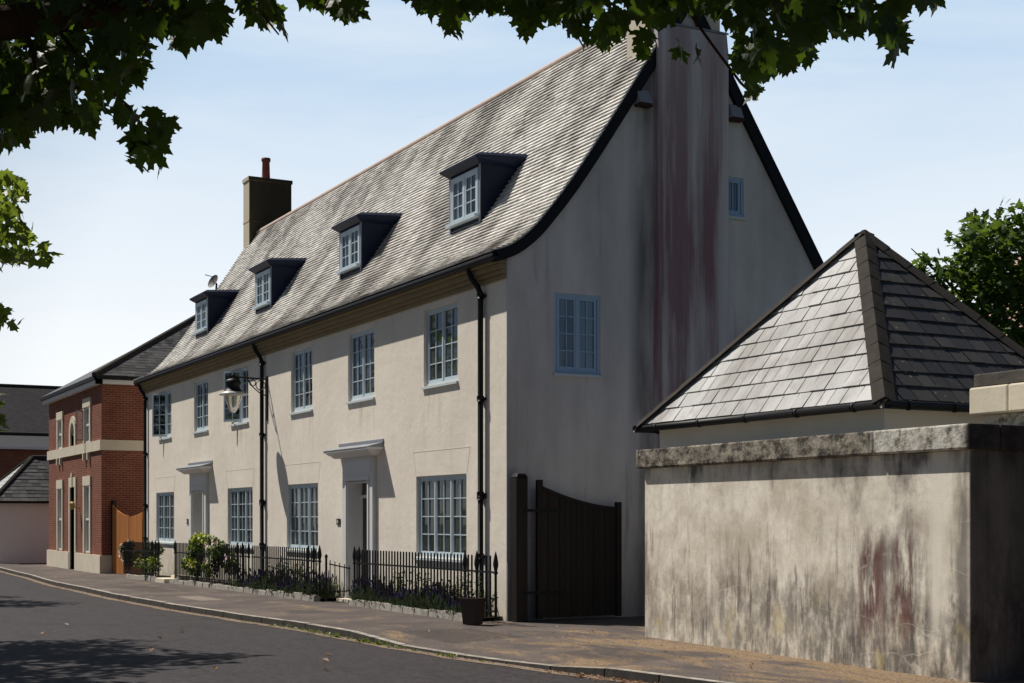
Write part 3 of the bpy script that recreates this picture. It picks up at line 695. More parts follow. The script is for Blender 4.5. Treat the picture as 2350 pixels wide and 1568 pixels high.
# wall lamp ------------------------------------------------------------------
LX = -12.52
lamp = thing('wall_lamp', (LX, 0, 4.7), 'black traditional street lantern on a scrolled bracket beside the middle downpipe', 'street lamp')
m = MB(); m.tube([(LX,-.03,4.95),(LX,-.95,4.98)], .02, 8); m.tube([(LX,-.03,4.55),(LX,-.2,4.62),(LX,-.36,4.75),(LX,-.5,4.94)], .014, 8)
for c0, r in (((LX,-.17,4.80),.115),((LX,-.37,4.85),.075)):
    m.tube([(c0[0], c0[1]+r*math.cos(w), c0[2]+r*math.sin(w)) for w in [2*math.pi*i/16 for i in range(17)]], .012, 6)
m.box(LX-.05, LX+.05, -.03, 0, 3.95, 5.02); m.build('bracket', MBLK, lamp)
m = MB(); m.lathe((LX,-.85,0), [(.0,5.06),(.03,5.04),(.03,4.98),(.05,4.93),(.17,4.90),(.19,4.82),(.16,4.76),(.17,4.70),(.2,4.66),(.235,4.615),(.25,4.60),(.0,4.59)], 20); m.build('lantern_head', MBLK, lamp, True)
m = MB(); m.lathe((LX,-.85,0), [(.24,4.612),(.335,4.555),(.335,4.535),(.2,4.555),(.0,4.56)], 20); m.build('rim', plain('pale_grey_rim', (.55,.54,.50), .4, .5), lamp, True)
m = MB(); m.lathe((LX,-.85,0), [(.205,4.55),(.195,4.45),(.155,4.32),(.10,4.19),(.045,4.12),(.0,4.11)], 20); m.build('glass_bowl', MLAMP, lamp, True)

# ------------------------------------------------------------------ front gardens
def edging(name, x0, x1, yf, label):
    o = thing(name, ((x0+x1)/2, yf((x0+x1)/2), zg((x0+x1)/2)), label, 'garden edging')
    m = MB(); x = x0
    while x < x1-.1:
        L = min(R.uniform(.3,.6), x1-x); b = zg(x)-.04; h = R.uniform(.10,.145); d = R.uniform(-.015,.015)
        m.hexa([(x+.006,yf(x)+d,b),(x+L-.006,yf(x+L)+d,b),(x+L-.006,yf(x+L)+.17,b),(x+.006,yf(x)+.17,b),(x+.012,yf(x)+d+.02,b+h+.04),(x+L-.012,yf(x+L)+d+.02,b+h+.04+R.uniform(-.015,.015)),(x+L-.012,yf(x+L)+.17,b+h+.04),(x+.012,yf(x)+.17,b+h+.04)]); x += L
    m.build('edging_stones', MEDGE, o, bevel=.012)
    return o
yL = lambda x: -1.12 + (x+22.8)/15.7*.32
yR = lambda x: -.62 - .02*(x+6)/6
edging('stone_edging', -22.7, -19.1, yL, 'low rough stone edging at the foot of the farthest railing, beyond the step')
edging('stone_edging', -17.9, -7.1, yL, 'long low stone edging under the roses and lavender between the two doors')
edging('stone_edging', -5.55, -.15, yR, 'low stone edging under the lavender bed nearest the brown pot')
stp = MB(); stp.box(-19.0,-18.0,-1.12,-.72,-.25,-.06); stp.box(-18.9,-18.0,-.72,-.42,-.25,.02)
tag(stp.build('garden_step', MSTONE, None, bevel=.01), 'pale stone garden step leading to the farther door', 'step')
sl = MB()
for x0, x1, f in ((-22.7,-19.1,yL),(-17.9,-7.1,yL),(-5.5,-.15,yR)): sl.quad((x0,f(x0)+.15,zg(x0)+.05),(x1,f(x1)+.15,zg(x1)+.05),(x1,-.0,zg(x1)+.07),(x0,-.0,zg(x0)+.07))
struct('soil', sl, MSOIL)

def picket_mesh(fin):
    m = MB()
    if fin: m.tube([(0,0,0),(0,0,.76)], .022, 6, False); m.lathe((0,0,0), [(.022,.68),(.042,.70),(.026,.74),(.034,.78),(.046,.83),(.043,.88),(.026,.97),(.004,1.05)], 8)
    else: m.tube([(0,0,0),(0,0,.955)], .0165, 6); m.lathe((0,0,0), [(.0165,.955),(.012,.975),(.0,.985)], 6)
    me = bpy.data.meshes.new('spear_picket' if fin else 'picket'); me.from_pydata(m.v, [], m.f); me.materials.append(MBLK); return me
PM = {False: picket_mesh(False), True: picket_mesh(True)}
def railing(x0, x1, yf, spears, label, step=.135):
    o = thing('iron_railing', ((x0+x1)/2, yf((x0+x1)/2), zg((x0+x1)/2)), label, 'railing', 'black iron railings along the front gardens')
    xs = []; x = x0
    while x <= x1+.001: xs.append((x, False)); x += step
    xs = [q for q in xs if all(abs(q[0]-s) > .09 for s in spears)] + [(s, True) for s in spears]
    for x, sp in xs:
        p = bpy.data.objects.new('spear_picket' if sp else 'picket', PM[sp]); COL.objects.link(p); p.parent = o
        p.location = Vector((x, yf(x), .02 + (zg(x)+.1))) - o.location
    m = MB()
    for z in (.72, .10): m.hexa([(x0-.03,yf(x0)-.012,z+zg(x0)+.1),(x1+.03,yf(x1)-.012,z+zg(x1)+.1),(x1+.03,yf(x1)+.012,z+zg(x1)+.1),(x0-.03,yf(x0)+.012,z+zg(x0)+.1),(x0-.03,yf(x0)-.012,z+.03+zg(x0)+.1),(x1+.03,yf(x1)-.012,z+.03+zg(x1)+.1),(x1+.03,yf(x1)+.012,z+.03+zg(x1)+.1),(x0-.03,yf(x0)+.012,z+.03+zg(x0)+.1)])
    m.build('rail', MBLK, o); return o
rl = lambda x: yL(x)+.09
rr = lambda x: yR(x)+.09
railing(-23.2, -19.25, rl, [-19.95,-19.6,-19.25], 'farthest short black railing beside the rose at the timber gate')
railing(-17.6, -11.45, rl, [-17.6,-12.3,-11.9,-11.45], 'black railing threaded with roses left of the middle downpipe')
railing(-11.2, -6.95, rl, [-7.6,-7.28,-6.95], 'black spear topped railing ending left of the nearer door')
railing(-5.45, .68, rr, [-5.45,-5.2,-.44,.0,.68], 'long black railing with flat tops under the nearest ground floor window')
# small open garden gate at the nearer door
g = thing('railing_gate', (-6.85,-.66,-.1), 'narrow black iron garden gate standing open at the nearer door', 'gate')
m = MB(); m.tube([(-6.8,-.62,-.1),(-6.8,-.62,.78)], .025, 8); m.lathe((-6.8,-.62,.78), [(.025,0),(.04,.03),(.02,.07),(0,.09)], 8); m.build('gate_post', MBLK, g)
m = MB()
for k in range(5): m.tube([(-6.76+.01*k, -.55+.1*k, .0),(-6.76+.01*k, -.55+.1*k, .74-.03*k)], .011, 6)
m.tube([(-6.77,-.57,.66),(-6.72,-.13,.56)], .014, 6); m.tube([(-6.77,-.57,.1),(-6.72,-.13,.1)], .014, 6); m.build('gate_leaf', MBLK, g)

# ------------------------------------------------------------------ plants
MAPLE = [(0,0),(.10,.03),(.2,-.05),(.28,.03),(.42,.02),(.35,.13),(.25,.23),(.37,.29),(.41,.41),(.55,.49),(.42,.55),(.38,.65),(.22,.53),(.15,.56),(.21,.71),(.11,.77),(0,1.)]
MAPLE = MAPLE + [(-x, y) for x, y in MAPLE[-2:0:-1]]
def add_leaf(mb, p, d, n, s, fold=.12, shape=MAPLE, c=(0,.36)):
    d = d.normalized(); n = (n - d*n.dot(d)).normalized(); e = d.cross(n); i0 = len(mb.v)
    def P(x, y): return tuple(p + e*(x*s) + d*(y*s) - n*(abs(x)*fold*s*1.2 + (y-.36)**2*fold*s*1.5))
    mb.v.append(P(*c)); mb.v += [P(*q) for q in shape]; k = len(shape)
    for i in range(k): mb.f.append((i0, i0+1+i, i0+1+(i+1) % k))
SMALL = [(0,0),(.26,.2),(.36,.45),(.2,.8),(0,1),(-.2,.8),(-.36,.45),(-.26,.2)]
TREEL = [(0,0),(.22,.08),(.42,.1),(.3,.3),(.5,.5),(.22,.56),(.14,.78),(0,1),(-.14,.78),(-.22,.56),(-.5,.5),(-.3,.3),(-.42,.1),(-.22,.08)]
def rv(r=R): 
    while True:
        v = Vector((r.uniform(-1,1), r.uniform(-1,1), r.uniform(-1,1)))
        if .05 < v.length < 1: return v
def inside(poly, x, y):
    c = False; j = len(poly)-1
    for i in range(len(poly)):
        (a,b),(d,e) = poly[i], poly[j]
        if (b > y) != (e > y) and x < (d-a)*(y-b)/(e-b)+a: c = not c
        j = i
    return c

def bush(name, x0, x1, y0, y1, z0, z1, n, s, mat, label, cat, flowers=0, tips=0, group=None, rnd=R):
    o = thing(name, ((x0+x1)/2,(y0+y1)/2,z0), label, cat, group); m = MB(); t = MB(); fl = MB(); stem = MB()
    nb = max(3, int((x1-x0)*4)); bl = [(rnd.uniform(x0,x1), rnd.uniform(y0,y1), rnd.uniform(z0+(z1-z0)*.35, z1-.08), rnd.uniform(.14,.24)) for _ in range(nb)]
    for b in bl: cx0, cy0 = (x0+x1)/2, (y0+y1)/2; stem.tube([(cx0+rnd.gauss(0,.02), cy0, z0), (cx0*.4+b[0]*.6, cy0*.4+b[1]*.6, z0*.7+b[2]*.3), (b[0], b[1], b[2])], [.014,.010,.005], 5)
    for _ in range(n):
        b = rnd.choice(bl); v = rv(rnd); p = Vector((b[0],b[1],b[2])) + v.normalized()*b[3]*(.5+.5*v.length); 
        if p.z < z0: p.z = z0+rnd.uniform(0,.1)
        d = (rv(rnd) + Vector((0,0,-.1))); add_leaf(t if (tips and p.z > b[2]+.02 and rnd.random() < tips) else m, p, d, rv(rnd)+Vector((0,0,.8)), s*rnd.uniform(.7,1.2), .1, SMALL)
    m.build('foliage', mat, o); stem.build('stem', MBARK2, o)
    if tips and t.v: t.build('sprays', MYEL, o)
    for _ in range(flowers):
        b = rnd.choice(bl); p = Vector((b[0]+rnd.gauss(0,.1), b[1]-rnd.uniform(.05,.2), b[2]+rnd.uniform(-.15,.26))); r = rnd.uniform(.06,.085)
        for k in range(7):
            a = 2*math.pi*k/7+rnd.random(); d = Vector((math.cos(a), -.3, math.sin(a)))+rv(rnd)*.4; add_leaf(fl, p, d, Vector((0,-1,.6))+rv(rnd)*.5, r*1.3, .5, SMALL)
    if fl.v: fl.build('blossoms', MROSEF, o)
    return o
bush('rose_bush', -24.1,-23.1,-1.05,-.6,-.12,1.1, 700, .08, MROSEL, 'pale pink rose bush against the orange timber gate', 'rose bush', 15)
bush('rose_bush', -17.3,-14.9,-.95,-.55,-.12,1.1, 1700, .085, MROSEL, 'rose hedge with lime green young shoots under the farther middle window', 'rose bush', 4, .75)
bush('rose_bush', -14.8,-12.9,-.95,-.55,-.12,1.15, 1600, .085, MROSEL, 'pink flowering rose bush left of the spear topped railing', 'rose bush', 18, .15)
bush('shrub', -20.9,-19.3,-1.2,-.8,-.15,.45, 420, .08, MYEL if False else MROSEL, 'low dark shrub beside the pale garden step', 'shrub', 0, .5)
bush('shrub', -22.6,-21.0,-.8,-.3,-.12,.85, 800, .075, MROSEL, 'loose shrub behind the farthest railing', 'shrub')
def lavender(x0, x1, yf, n, label):
    o = thing('lavender_bush', ((x0+x1)/2, -.4, zg(x0)), label, 'lavender'); m = MB(); fl = MB()
    for _ in range(n):
        x = R.uniform(x0, x1); y = R.uniform(yf(x)+.02, -.12); h = R.uniform(.22,.5)*(.75+.3*math.sin(x*2.3)); p = Vector((x, y, zg(x)+.05)); t = Vector((R.gauss(0,.28), R.gauss(-.05,.22), 1)).normalized()
        s = t.cross(Vector((R.uniform(-1,1),R.uniform(-1,1),.1))).normalized()*.007
        m.poly([p-s, p+s, p+t*h+s*.5, p+t*h-s*.5])
        for k in range(5):
            q = p+t*h*R.uniform(.1,.75); d = (rv()+t*1.2).normalized(); w = d.cross(Vector((0,1,.2))).normalized()*.009; m.poly([q, q+d*.05-w, q+d*.11, q+d*.05+w])
        if R.random() < .4:
            q = p+t*h
            for k in range(4): 
                c = q+t*.022*k; fl.tube([c, c+t*.02], [.013,.008], 5)
    m.build('foliage', MLAV, o); fl.build('flowers', MLAVF, o)
lavender(-12.6,-7.15, yL, 1500, 'lavender bed along the railing left of the nearer door')
lavender(-5.5,-.3, yR, 1500, 'lavender bed behind the railing under the nearest window')
def stalks(x0, x1, y0, y1, n, h0, h1, label):
    o = thing('tall_seedheads', ((x0+x1)/2,(y0+y1)/2,zg(x0)), label, 'plant'); m = MB(); l = MB()
    for _ in range(n):
        x = R.uniform(x0,x1); y = R.uniform(y0,y1); h = R.uniform(h0,h1); t = Vector((R.gauss(0,.12),R.gauss(0,.1),1)); p = Vector((x,y,zg(x)+.05)); m.tube([p, p+t*h*.6+rv()*.03, p+t*h], .004, 4)
        for k in range(7): add_leaf(l, p+t*h*R.uniform(.5,1.02)+rv()*.04, rv(), rv(), .05, .1, SMALL)
    m.build('stem', MLAV, o); l.build('foliage', MROSEL, o)
stalks(-11.1,-8.2,-.5,-.2, 46, .5,.8, 'thin dry flower stalks under the second ground floor window from the right')
stalks(-4.4,-.6,-.45,-.15, 60, .4,.72, 'thin flower stalks rising among the nearest lavender')
stalks(-.25,.15,-.45,-.2, 9, .3,.5, 'spindly plant by the house corner and the brown pot')

pot = thing('plant_pot', (.48,-.86,-.1), 'empty dark brown square tapered plant pot at the house corner', 'plant pot')
m = MB(); a = math.radians(28); cs, sn = math.cos(a), math.sin(a)
def sq(r, z): return [(.48+(cs*u-sn*v)*r, -.86+(sn*u+cs*v)*r, z) for u, v in ((-1,-1),(1,-1),(1,1),(-1,1))]
Rg = [sq(.112,-.09), sq(.142,.27), sq(.158,.272), sq(.162,.33), sq(.135,.332), sq(.13,.24)]
for A, B in zip(Rg, Rg[1:]):
    for i in range(4): m.quad(A[i], A[(i+1)%4], B[(i+1)%4], B[i])
m.poly(Rg[0]); m.build('pot_body', MPOT, pot, bevel=.008); m = MB(); m.poly(sq(.131,.25)); m.build('pot_soil', MSOIL, pot)

# ------------------------------------------------------------------ timber gates
g = thing('timber_gate', (.25,.3,-.1), 'tall dark brown timber gate standing open along the shaded gable', 'gate')
m = MB(); m.box(.10,.31,.02,.23,-.15,2.26); m.hexa([(.09,.01,2.26),(.32,.01,2.26),(.32,.24,2.26),(.09,.24,2.26),(.13,.05,2.33),(.28,.05,2.33),(.28,.20,2.33),(.13,.20,2.33)]); m.build('gate_post', MGATE, g, bevel=.015)
m = MB(); gx = lambda y: .24+.02*(y-.4)/1.5; top = lambda y: 1.79 + .36*((1.95-y)/1.5)**1.7
ya = .42
m.box(.22,.29,ya,ya+.1,-.06,2.23); m.box(.245,.315,1.93,2.03,-.06,1.87)
n = 13
for i in range(n):
    y0 = ya+.1+(1.93-ya-.1)*i/n; y1 = ya+.1+(1.93-ya-.1)*(i+1)/n-.006; xx = gx(y0)+(.004 if i % 2 else 0)
    m.hexa([(xx,y0,-.04),(xx+.03,y0,-.04),(xx+.03,y1,-.04),(xx,y1,-.04),(xx,y0,top(y0)-.04),(xx+.03,y0,top(y0)-.04),(xx+.03,y1,top(y1)-.04),(xx,y1,top(y1)-.04)])
for i in range(12):
    y0 = ya+.1+(1.93-ya-.1)*i/12; y1 = ya+.1+(1.93-ya-.1)*(i+1)/12; m.hexa([(.22,y0,top(y0)-.06),(.30,y0,top(y0)-.06),(.30,y1,top(y1)-.06),(.22,y1,top(y1)-.06),(.22,y0,top(y0)),(.30,y0,top(y0)),(.30,y1,top(y1)),(.22,y1,top(y1))])
m.build('gate_leaf', MGATE, g)
m = MB()
for z in (.35, 1.7): m.box(.29,.30,.24,.9,z,z+.05); m.box(.31,.325,.15,.24,z,z+.05)
m.build('hinge', MBARGE, g)
g = thing('timber_gate', (-26.7,-.1,-.22), 'orange brown double timber gate with dipped top beside the brick house', 'gate')
A = Vector((-27.72,-.42,0)); B = Vector((-25.0,-.05,0))
def onl(t, z, o=0): v = A.lerp(B, t); nn = Vector((.133,-.991,0))*o; return (v.x+nn.x, v.y+nn.y, z)
m = MB(); m.hexa([onl(-.03,-.4,0),onl(.03,-.4,0),onl(.03,-.4,-.12),onl(-.03,-.4,-.12),onl(-.03,2.18,0),onl(.03,2.18,0),onl(.03,2.18,-.12),onl(-.03,2.18,-.12)]); m.build('gate_post', MBLK, g)
tp = lambda t: 1.68 + .30*((.58-t)/.5)**2 if t < .58 else 1.64+.15*((t-.58)/.42)**1.5
for t0, t1 in ((.035,.577),(.584,1.0)):
    m = MB(); k = 9
    for i in range(k):
        a = t0+(t1-t0)*i/k; b = t0+(t1-t0)*(i+1)/k-.004
        m.hexa([onl(a,-.24,.02),onl(b,-.24,.02),onl(b,-.24,-.02),onl(a,-.24,-.02),onl(a,tp(a),.02),onl(b,tp(b),.02),onl(b,tp(b),-.02),onl(a,tp(a),-.02)])
    m.build('gate_leaf', MORG, g)

# ------------------------------------------------------------------ stained wall, pier
wall = thing('garden_wall', (3.63,.34,-.1), 'weathered rendered garden wall with black and red stains and stone coping at the right', 'wall')
wa = math.atan2(-.17, 6.4); WL = 6.42
wu = Vector((math.cos(wa), math.sin(wa), 0)); wv = Vector((-math.sin(wa), math.cos(wa), 0)); W0 = Vector((3.63,.34,0))
def wp(u, v, z): q = W0+wu*u+wv*v; return (q.x, q.y, z)
def wbox(m, u0, u1, v0, v1, z0, z1): return m.hexa([wp(*q) for q in ((u0,v0,z0),(u1,v0,z0),(u1,v1,z0),(u0,v1,z0),(u0,v0,z1),(u1,v0,z1),(u1,v1,z1),(u0,v1,z1))])
m = MB(); wbox(m, 0, WL, 0, .24, -.3, 2.31); wbox(m, WL-.24, WL-.0001, .24, .86, -.3, 2.309); m.build('wall_body', MW, wall, bevel=.01)
m = MB()
cuts = [-.09, 5.02, WL+.09]
for a, b in zip(cuts, cuts[1:]): wbox(m, a+.004, b-.004, -.10, .33, 2.31, 2.575)
wbox(m, WL-.33, WL+.09, .335, .84, 2.311, 2.573)
m.build('coping', MC, wall, bevel=.02)
pier = thing('stone_pier', (10.0,1.2,-.1), 'pier with cream stone band and blackened cap behind the wall at the right edge', 'pier')
# frame: front face .85 behind the wall front
pu = lambda u, v, z: wp(u, v, z)
m = MB(); wbox(m, 5.62, 7.4, .98, 1.7, -.3, 2.74); m.build('pier_body', MC, pier)
m = MB(); 
for a, b in ((5.5, 6.07), (6.08, 6.95), (6.96, 7.5)): wbox(m, a, b, .86, 1.8, 2.745, 3.05)
m.build('stone_band', MSTONE, pier, bevel=.02)
m = MB(); wbox(m, 5.53, 7.48, .90, 1.78, 3.052, 3.2); m.build('pier_cap', plain('blackened_stone', (.10,.09,.08), .95, .1, 0, .7, 6, .6), pier, bevel=.015)

# ------------------------------------------------------------------ pyramid roofed garage
gar = thing('garage', (5.5,2.4,-.1), 'small garage with sunlit slate pyramid roof behind the stained wall', 'garage')
gx0, gx1, gy0, gy1, ge = 2.92, 8.16, .72, 4.3, 2.98; ap = Vector((5.80, 2.5, 5.50))
m = MB(); m.box(gx0+.22, gx1-.22, gy0+.2, gy1-.2, -.3, ge-.06); m.box(gx0+.1, gx1-.1, gy0+.1, gy1-.1, ge-.08, ge-.02); m.build('wall', MWALLW, gar)
corners = [Vector((gx0,gy0,ge)), Vector((gx1,gy0,ge)), Vector((gx1,gy1,ge)), Vector((gx0,gy1,ge))]
def slate_face(mb, A, B, T, row, wmin, wmax, th=(.008,.016), gap=.006):
    e = (B-A).normalized(); foot = A + e*(T-A).dot(e); up = (T-foot); H = up.length; up = up.normalized(); n = e.cross(up).normalized(); L = (B-A).length; tx = (T-A).dot(e); a = 0; k = 0
    xl = lambda h: tx*h/H; xr = lambda h: L-(L-tx)*h/H
    while a < H-.05:
        h1 = min(a+row*1.12, H); x = xl(a)-R.uniform(0,wmax)
        while x < xr(a):
            w = R.uniform(wmin,wmax); x0, x1 = x+gap/2, x+w-gap/2; x += w
            l0, l1 = max(x0, xl(a)), min(x1, xr(a)); u0, u1 = max(x0, xl(h1)), min(x1, xr(h1))
            if l1-l0 < .01: continue
            if u1 <= u0: u0 = u1 = min(max((l0+l1)/2, xl(h1)), xr(h1)); u1 += .001
            t = R.uniform(*th); P = lambda q, h, z: A+e*q+up*h+n*z; nn = len(mb.v)
            mb.v += [tuple(v) for v in (P(l0,a,t), P(l1,a,t), P(u1,h1,.002), P(u0,h1,.002), P(l0,a,-.003), P(l1,a,-.003))]
            mb.f += [(nn,nn+1,nn+2,nn+3), (nn+4,nn+5,nn+1,nn)]
        a += row; k += 1
def hip_roof(parent, corners, T, row, wmin, wmax, mats, th, gap):
    un = MB(); k = len(corners)
    for i in range(k): un.poly([corners[i]-Vector((0,0,.01)), corners[(i+1)%k]-Vector((0,0,.01)), T-Vector((0,0,.01))])
    r = un.build('roof', MUND, parent)
    for i, mt in mats:
        m = MB(); slate_face(m, corners[i], corners[(i+1)%k], T, row, wmin, wmax, th, gap); m.build('slates', mt, r)
    return r
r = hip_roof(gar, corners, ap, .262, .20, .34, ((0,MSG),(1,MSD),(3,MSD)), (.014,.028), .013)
m = MB()
for c in corners:
    v = (ap-c); L = v.length; d = v.normalized(); k = 10; s = d.cross(Vector((0,0,1))).normalized(); n_ = s.cross(d)
    for i in range(k):
        a = c+d*(L*i/k-.02); b = c+d*(L*(i+1)/k+.015); w = .135; h0 = .055; dn = .035
        for sg in (1,-1):
            q = [a+n_*h0*1.15, b+n_*h0, b+s*sg*w-n_*dn, a+s*sg*w*1.04-n_*dn]
            m.quad(*q); m.quad(a+n_*h0*1.15, a+s*sg*w*1.04-n_*dn, a+s*sg*w-n_*(dn+.03), a)
m.build('hip_tiles', MHIP, r)
m = MB(); z = ge-.055
for (a, b) in ((0,1),(1,2),(3,0)):
    A, B = corners[a].copy(), corners[b].copy(); cen = Vector((5.54,2.5,ge)); 
    for q in (A, B): q += (q-cen).normalized()*.05; q.z = z
    d = (B-A).normalized(); m.tube([A-d*.05, B+d*.05], .052, 8)
    for k in range(5): q = A.lerp(B, (k+.5)/5); m.tube([q-d*.025, q+d*.025], .062, 8)
m.build('gutter', MBLK, gar, True)

# ------------------------------------------------------------------ brick house at the far end
bk = thing('brick_house', (-31.2,3.2,-.17), 'two storey red brick house with white stone bands, window frames and hipped slate roof', 'house')
bx0, bx1, by0, by1, be = -36.0, -26.5, -1.04, 8.2, 6.12; bz = zg(-30)
def BP(x, y, z): return (x, by0+y, z)
WU = [(-33.58,.8,4.2,5.26),(-28.68,.86,4.2,5.40)]; WD = [(-33.58,.8,.46,2.72),(-28.68,.86,.46,2.74)]; DD = (-31.2,.86,bz,2.74); AR = (-31.2,.72,4.2,5.0)
hs = [(x-w/2,x+w/2,a,b) for x,w,a,b in WU+WD+[DD,AR]]
m = MB(); facade(m, bx0, bx1, -.3, be, hs, BP, .2); m.quad((bx1,by0,-.3),(bx1,by1,-.3),(bx1,by1,be),(bx1,by0,be)); m.quad((bx0,by0,-.3),(bx0,by0,be),(bx0,by1,be),(bx0,by1,-.3)); m.quad((bx0,by1,-.3),(bx0,by1,be),(bx1,by1,be),(bx1,by1,-.3)); m.build('wall', MBK, bk)
m = MB(); m.box(bx0-.06,bx1+.06,by0-.06,by0-.001,3.85,4.19); m.box(bx1+.001,bx1+.06,by0,by1,3.85,4.19)
for x in (-33.9,-33.3,-29.05,-28.35): m.box(x-.07,x+.07,by0-.10,by0-.001,3.6,3.849)
m.build('stone_band', MSTONE, bk)
m = MB(); m.box(bx0-.07,DD[0]-.55,by0-.07,by0-.001,-.3,.42); m.box(DD[0]+.55,bx1+.07,by0-.07,by0-.001,-.3,.42); m.box(bx1+.001,bx1+.07,by0,by1,-.3,.42); m.build('stone_base', MSTONE, bk)
def stonewin(x, w, a, b, lint):
    m = MB(); y0, y1 = by0-.05, by0+.1
    m.box(x-w/2-.18, x-w/2, y0, y1, a, b); m.box(x+w/2, x+w/2+.18, y0, y1, a, b); m.box(x-w/2-.2, x+w/2+.2, y0-.01, y1, b, b+lint); 
    o = m.build('window', MSTONE, bk)
    f = MB(); f.box(x-w/2, x-w/2+.06, by0+.0, by0+.09, a, b); f.box(x+w/2-.06, x+w/2, by0+.0, by0+.09, a, b); f.box(x-w/2+.06, x+w/2-.06, by0+.005, by0+.085, (a+b)/2-.04, (a+b)/2+.04); f.box(x-w/2+.06, x+w/2-.06, by0-.0, by0+.09, a, a+.06); f.box(x-w/2+.06, x+w/2-.06, by0-.0, by0+.09, b-.06, b); f.box(x-.015, x+.015, by0+.03, by0+.083, a+.06, b-.06); f.build('sash', MWHITE, o)
    g = MB(); g.quad((x-w/2,by0+.08,a),(x+w/2,by0+.08,a),(x+w/2,by0+.08,b),(x-w/2,by0+.08,b)); g.build('pane', MG, o)
for q in WU: stonewin(*q, .3)
for q in WD: stonewin(*q, .32)
# open shutter-like casements on the nearer upper window
m = MB(); casement_bars(m, lambda a, y, z: (-29.13+y*.6, by0-.06-a, z), 0, .24, 4.28, 5.32, 1, 3, y0=-.02, y1=.02, fw=.04); m.build('casement', MLEADT, bk)
x, w, a, b = AR; m = MB(); k = 12
ring = lambda r: [(x-r, a)] + [(x-r*math.cos(math.pi*i/k), b-.36+r*math.sin(math.pi*i/k)*1.05) for i in range(k+1)] + [(x+r, a)]
O_, I_ = ring(.58), ring(.36)
for p, q, s_, t_ in zip(O_, O_[1:], I_, I_[1:]): m.hexa([(p[0],by0-.05,p[1]),(q[0],by0-.05,q[1]),(s_[0]*0+t_[0],by0-.05,t_[1]),(s_[0],by0-.05,s_[1]),(p[0],by0+.1,p[1]),(q[0],by0+.1,q[1]),(t_[0],by0+.1,t_[1]),(s_[0],by0+.1,s_[1])])
o = m.build('arched_window', MSTONE, bk); g = MB(); g.poly([(p[0], by0+.07, p[1]) for p in I_]); g.build('pane', MG, o)
f = MB(); f.box(x-.018,x+.018,by0+.03,by0+.068,a,b-.02); f.box(x-.34,x+.34,by0+.035,by0+.066,a+.38,a+.42); f.build('sash', MWHITE, o)
x, w, a, b = DD; m = MB(); m.box(x-w/2-.2,x-w/2,by0-.05,by0+.1,bz,b); m.box(x+w/2,x+w/2+.2,by0-.05,by0+.1,bz,b); m.box(x-w/2-.2,x-.1,by0-.05,by0+.1,b,b+.34); m.box(x+.1,x+w/2+.2,by0-.05,by0+.1,b,b+.34); m.box(x-.1,x+.1,by0-.08,by0+.1,b-.02,b+.5); m.build('door_surround', MSTONE, bk)
m = MB(); m.box(x-w/2,x+w/2,by0+.12,by0+.17,bz,1.98); m.build('door', MDOOR, bk); m = MB(); m.box(x-w/2,x+w/2,by0+.10,by0+.16,1.98,2.06); m.build('transom', MWHITE, bk); m = MB(); m.box(x-w/2,x+w/2,by0+.13,by0+.16,2.06,2.74); m.build('fanlight', MG, bk)
m = MB(); m.tube([(-30.1,by0-.25,2.05),(-30.1,by0,2.0)], .03, 6); m.lathe((-30.1,by0-.25,1.95), [(.0,.28),(.10,.2),(.08,0),(0,-.02)], 8); m.build('porch_light', plain('brass_lantern', (.45,.30,.08), .4, .5), bk)
m = MB(); m.box(bx0-.28,bx1+.28,by0-.28,by0-.2,be+.02,be+.14); m.box(bx1+.2,bx1+.28,by0-.28,by1,be+.02,be+.14); m.build('gutter', MBLK, bk)
m = MB(); m.box(bx0-.2,bx1+.2,by0-.2,by0-.0015,be-.12,be+.03); m.box(bx1+.0015,bx1+.2,by0-.2,by1,be-.12,be+.03); m.build('eaves', MWHITE, bk)
cs_ = [Vector((bx0-.28,by0-.28,be+.14)), Vector((bx1+.28,by0-.28,be+.14)), Vector((bx1+.28,by1+.28,be+.14)), Vector((bx0-.28,by1+.28,be+.14))]
r1, r2 = Vector((bx0+4.4,3.6,9.2)), Vector((bx1-4.3,3.6,9.2))
un = MB(); un.poly([cs_[0],cs_[1],r2,r1]); un.poly([cs_[2],cs_[3],r1,r2]); un.poly([cs_[3],cs_[0],r1]); un.poly([cs_[1],cs_[2],r2]); ro = un.build('roof', MSD, bk)
m = MB(); slate_face(m, cs_[1]+Vector((.0,0,.01)), cs_[2]+Vector((0,0,.01)), r2+Vector((0,0,.01)), .2, .22, .34, (.006,.014)); m.build('slates', MSD, ro)
m = MB(); m.tube([cs_[1], r2], .11, 8); m.tube([r1, r2], .11, 8); m.build('hip_tiles', MHIP, ro)
m = MB(); m.tube([(bx1+.08,.55,be),(bx1+.08,.55,-.2)], .06, 8); m.build('downpipe', MBLK, bk)

bk.scale = (1.023, 1.023, 1.023); bk.location = (-32.61, 3.59, -.25)

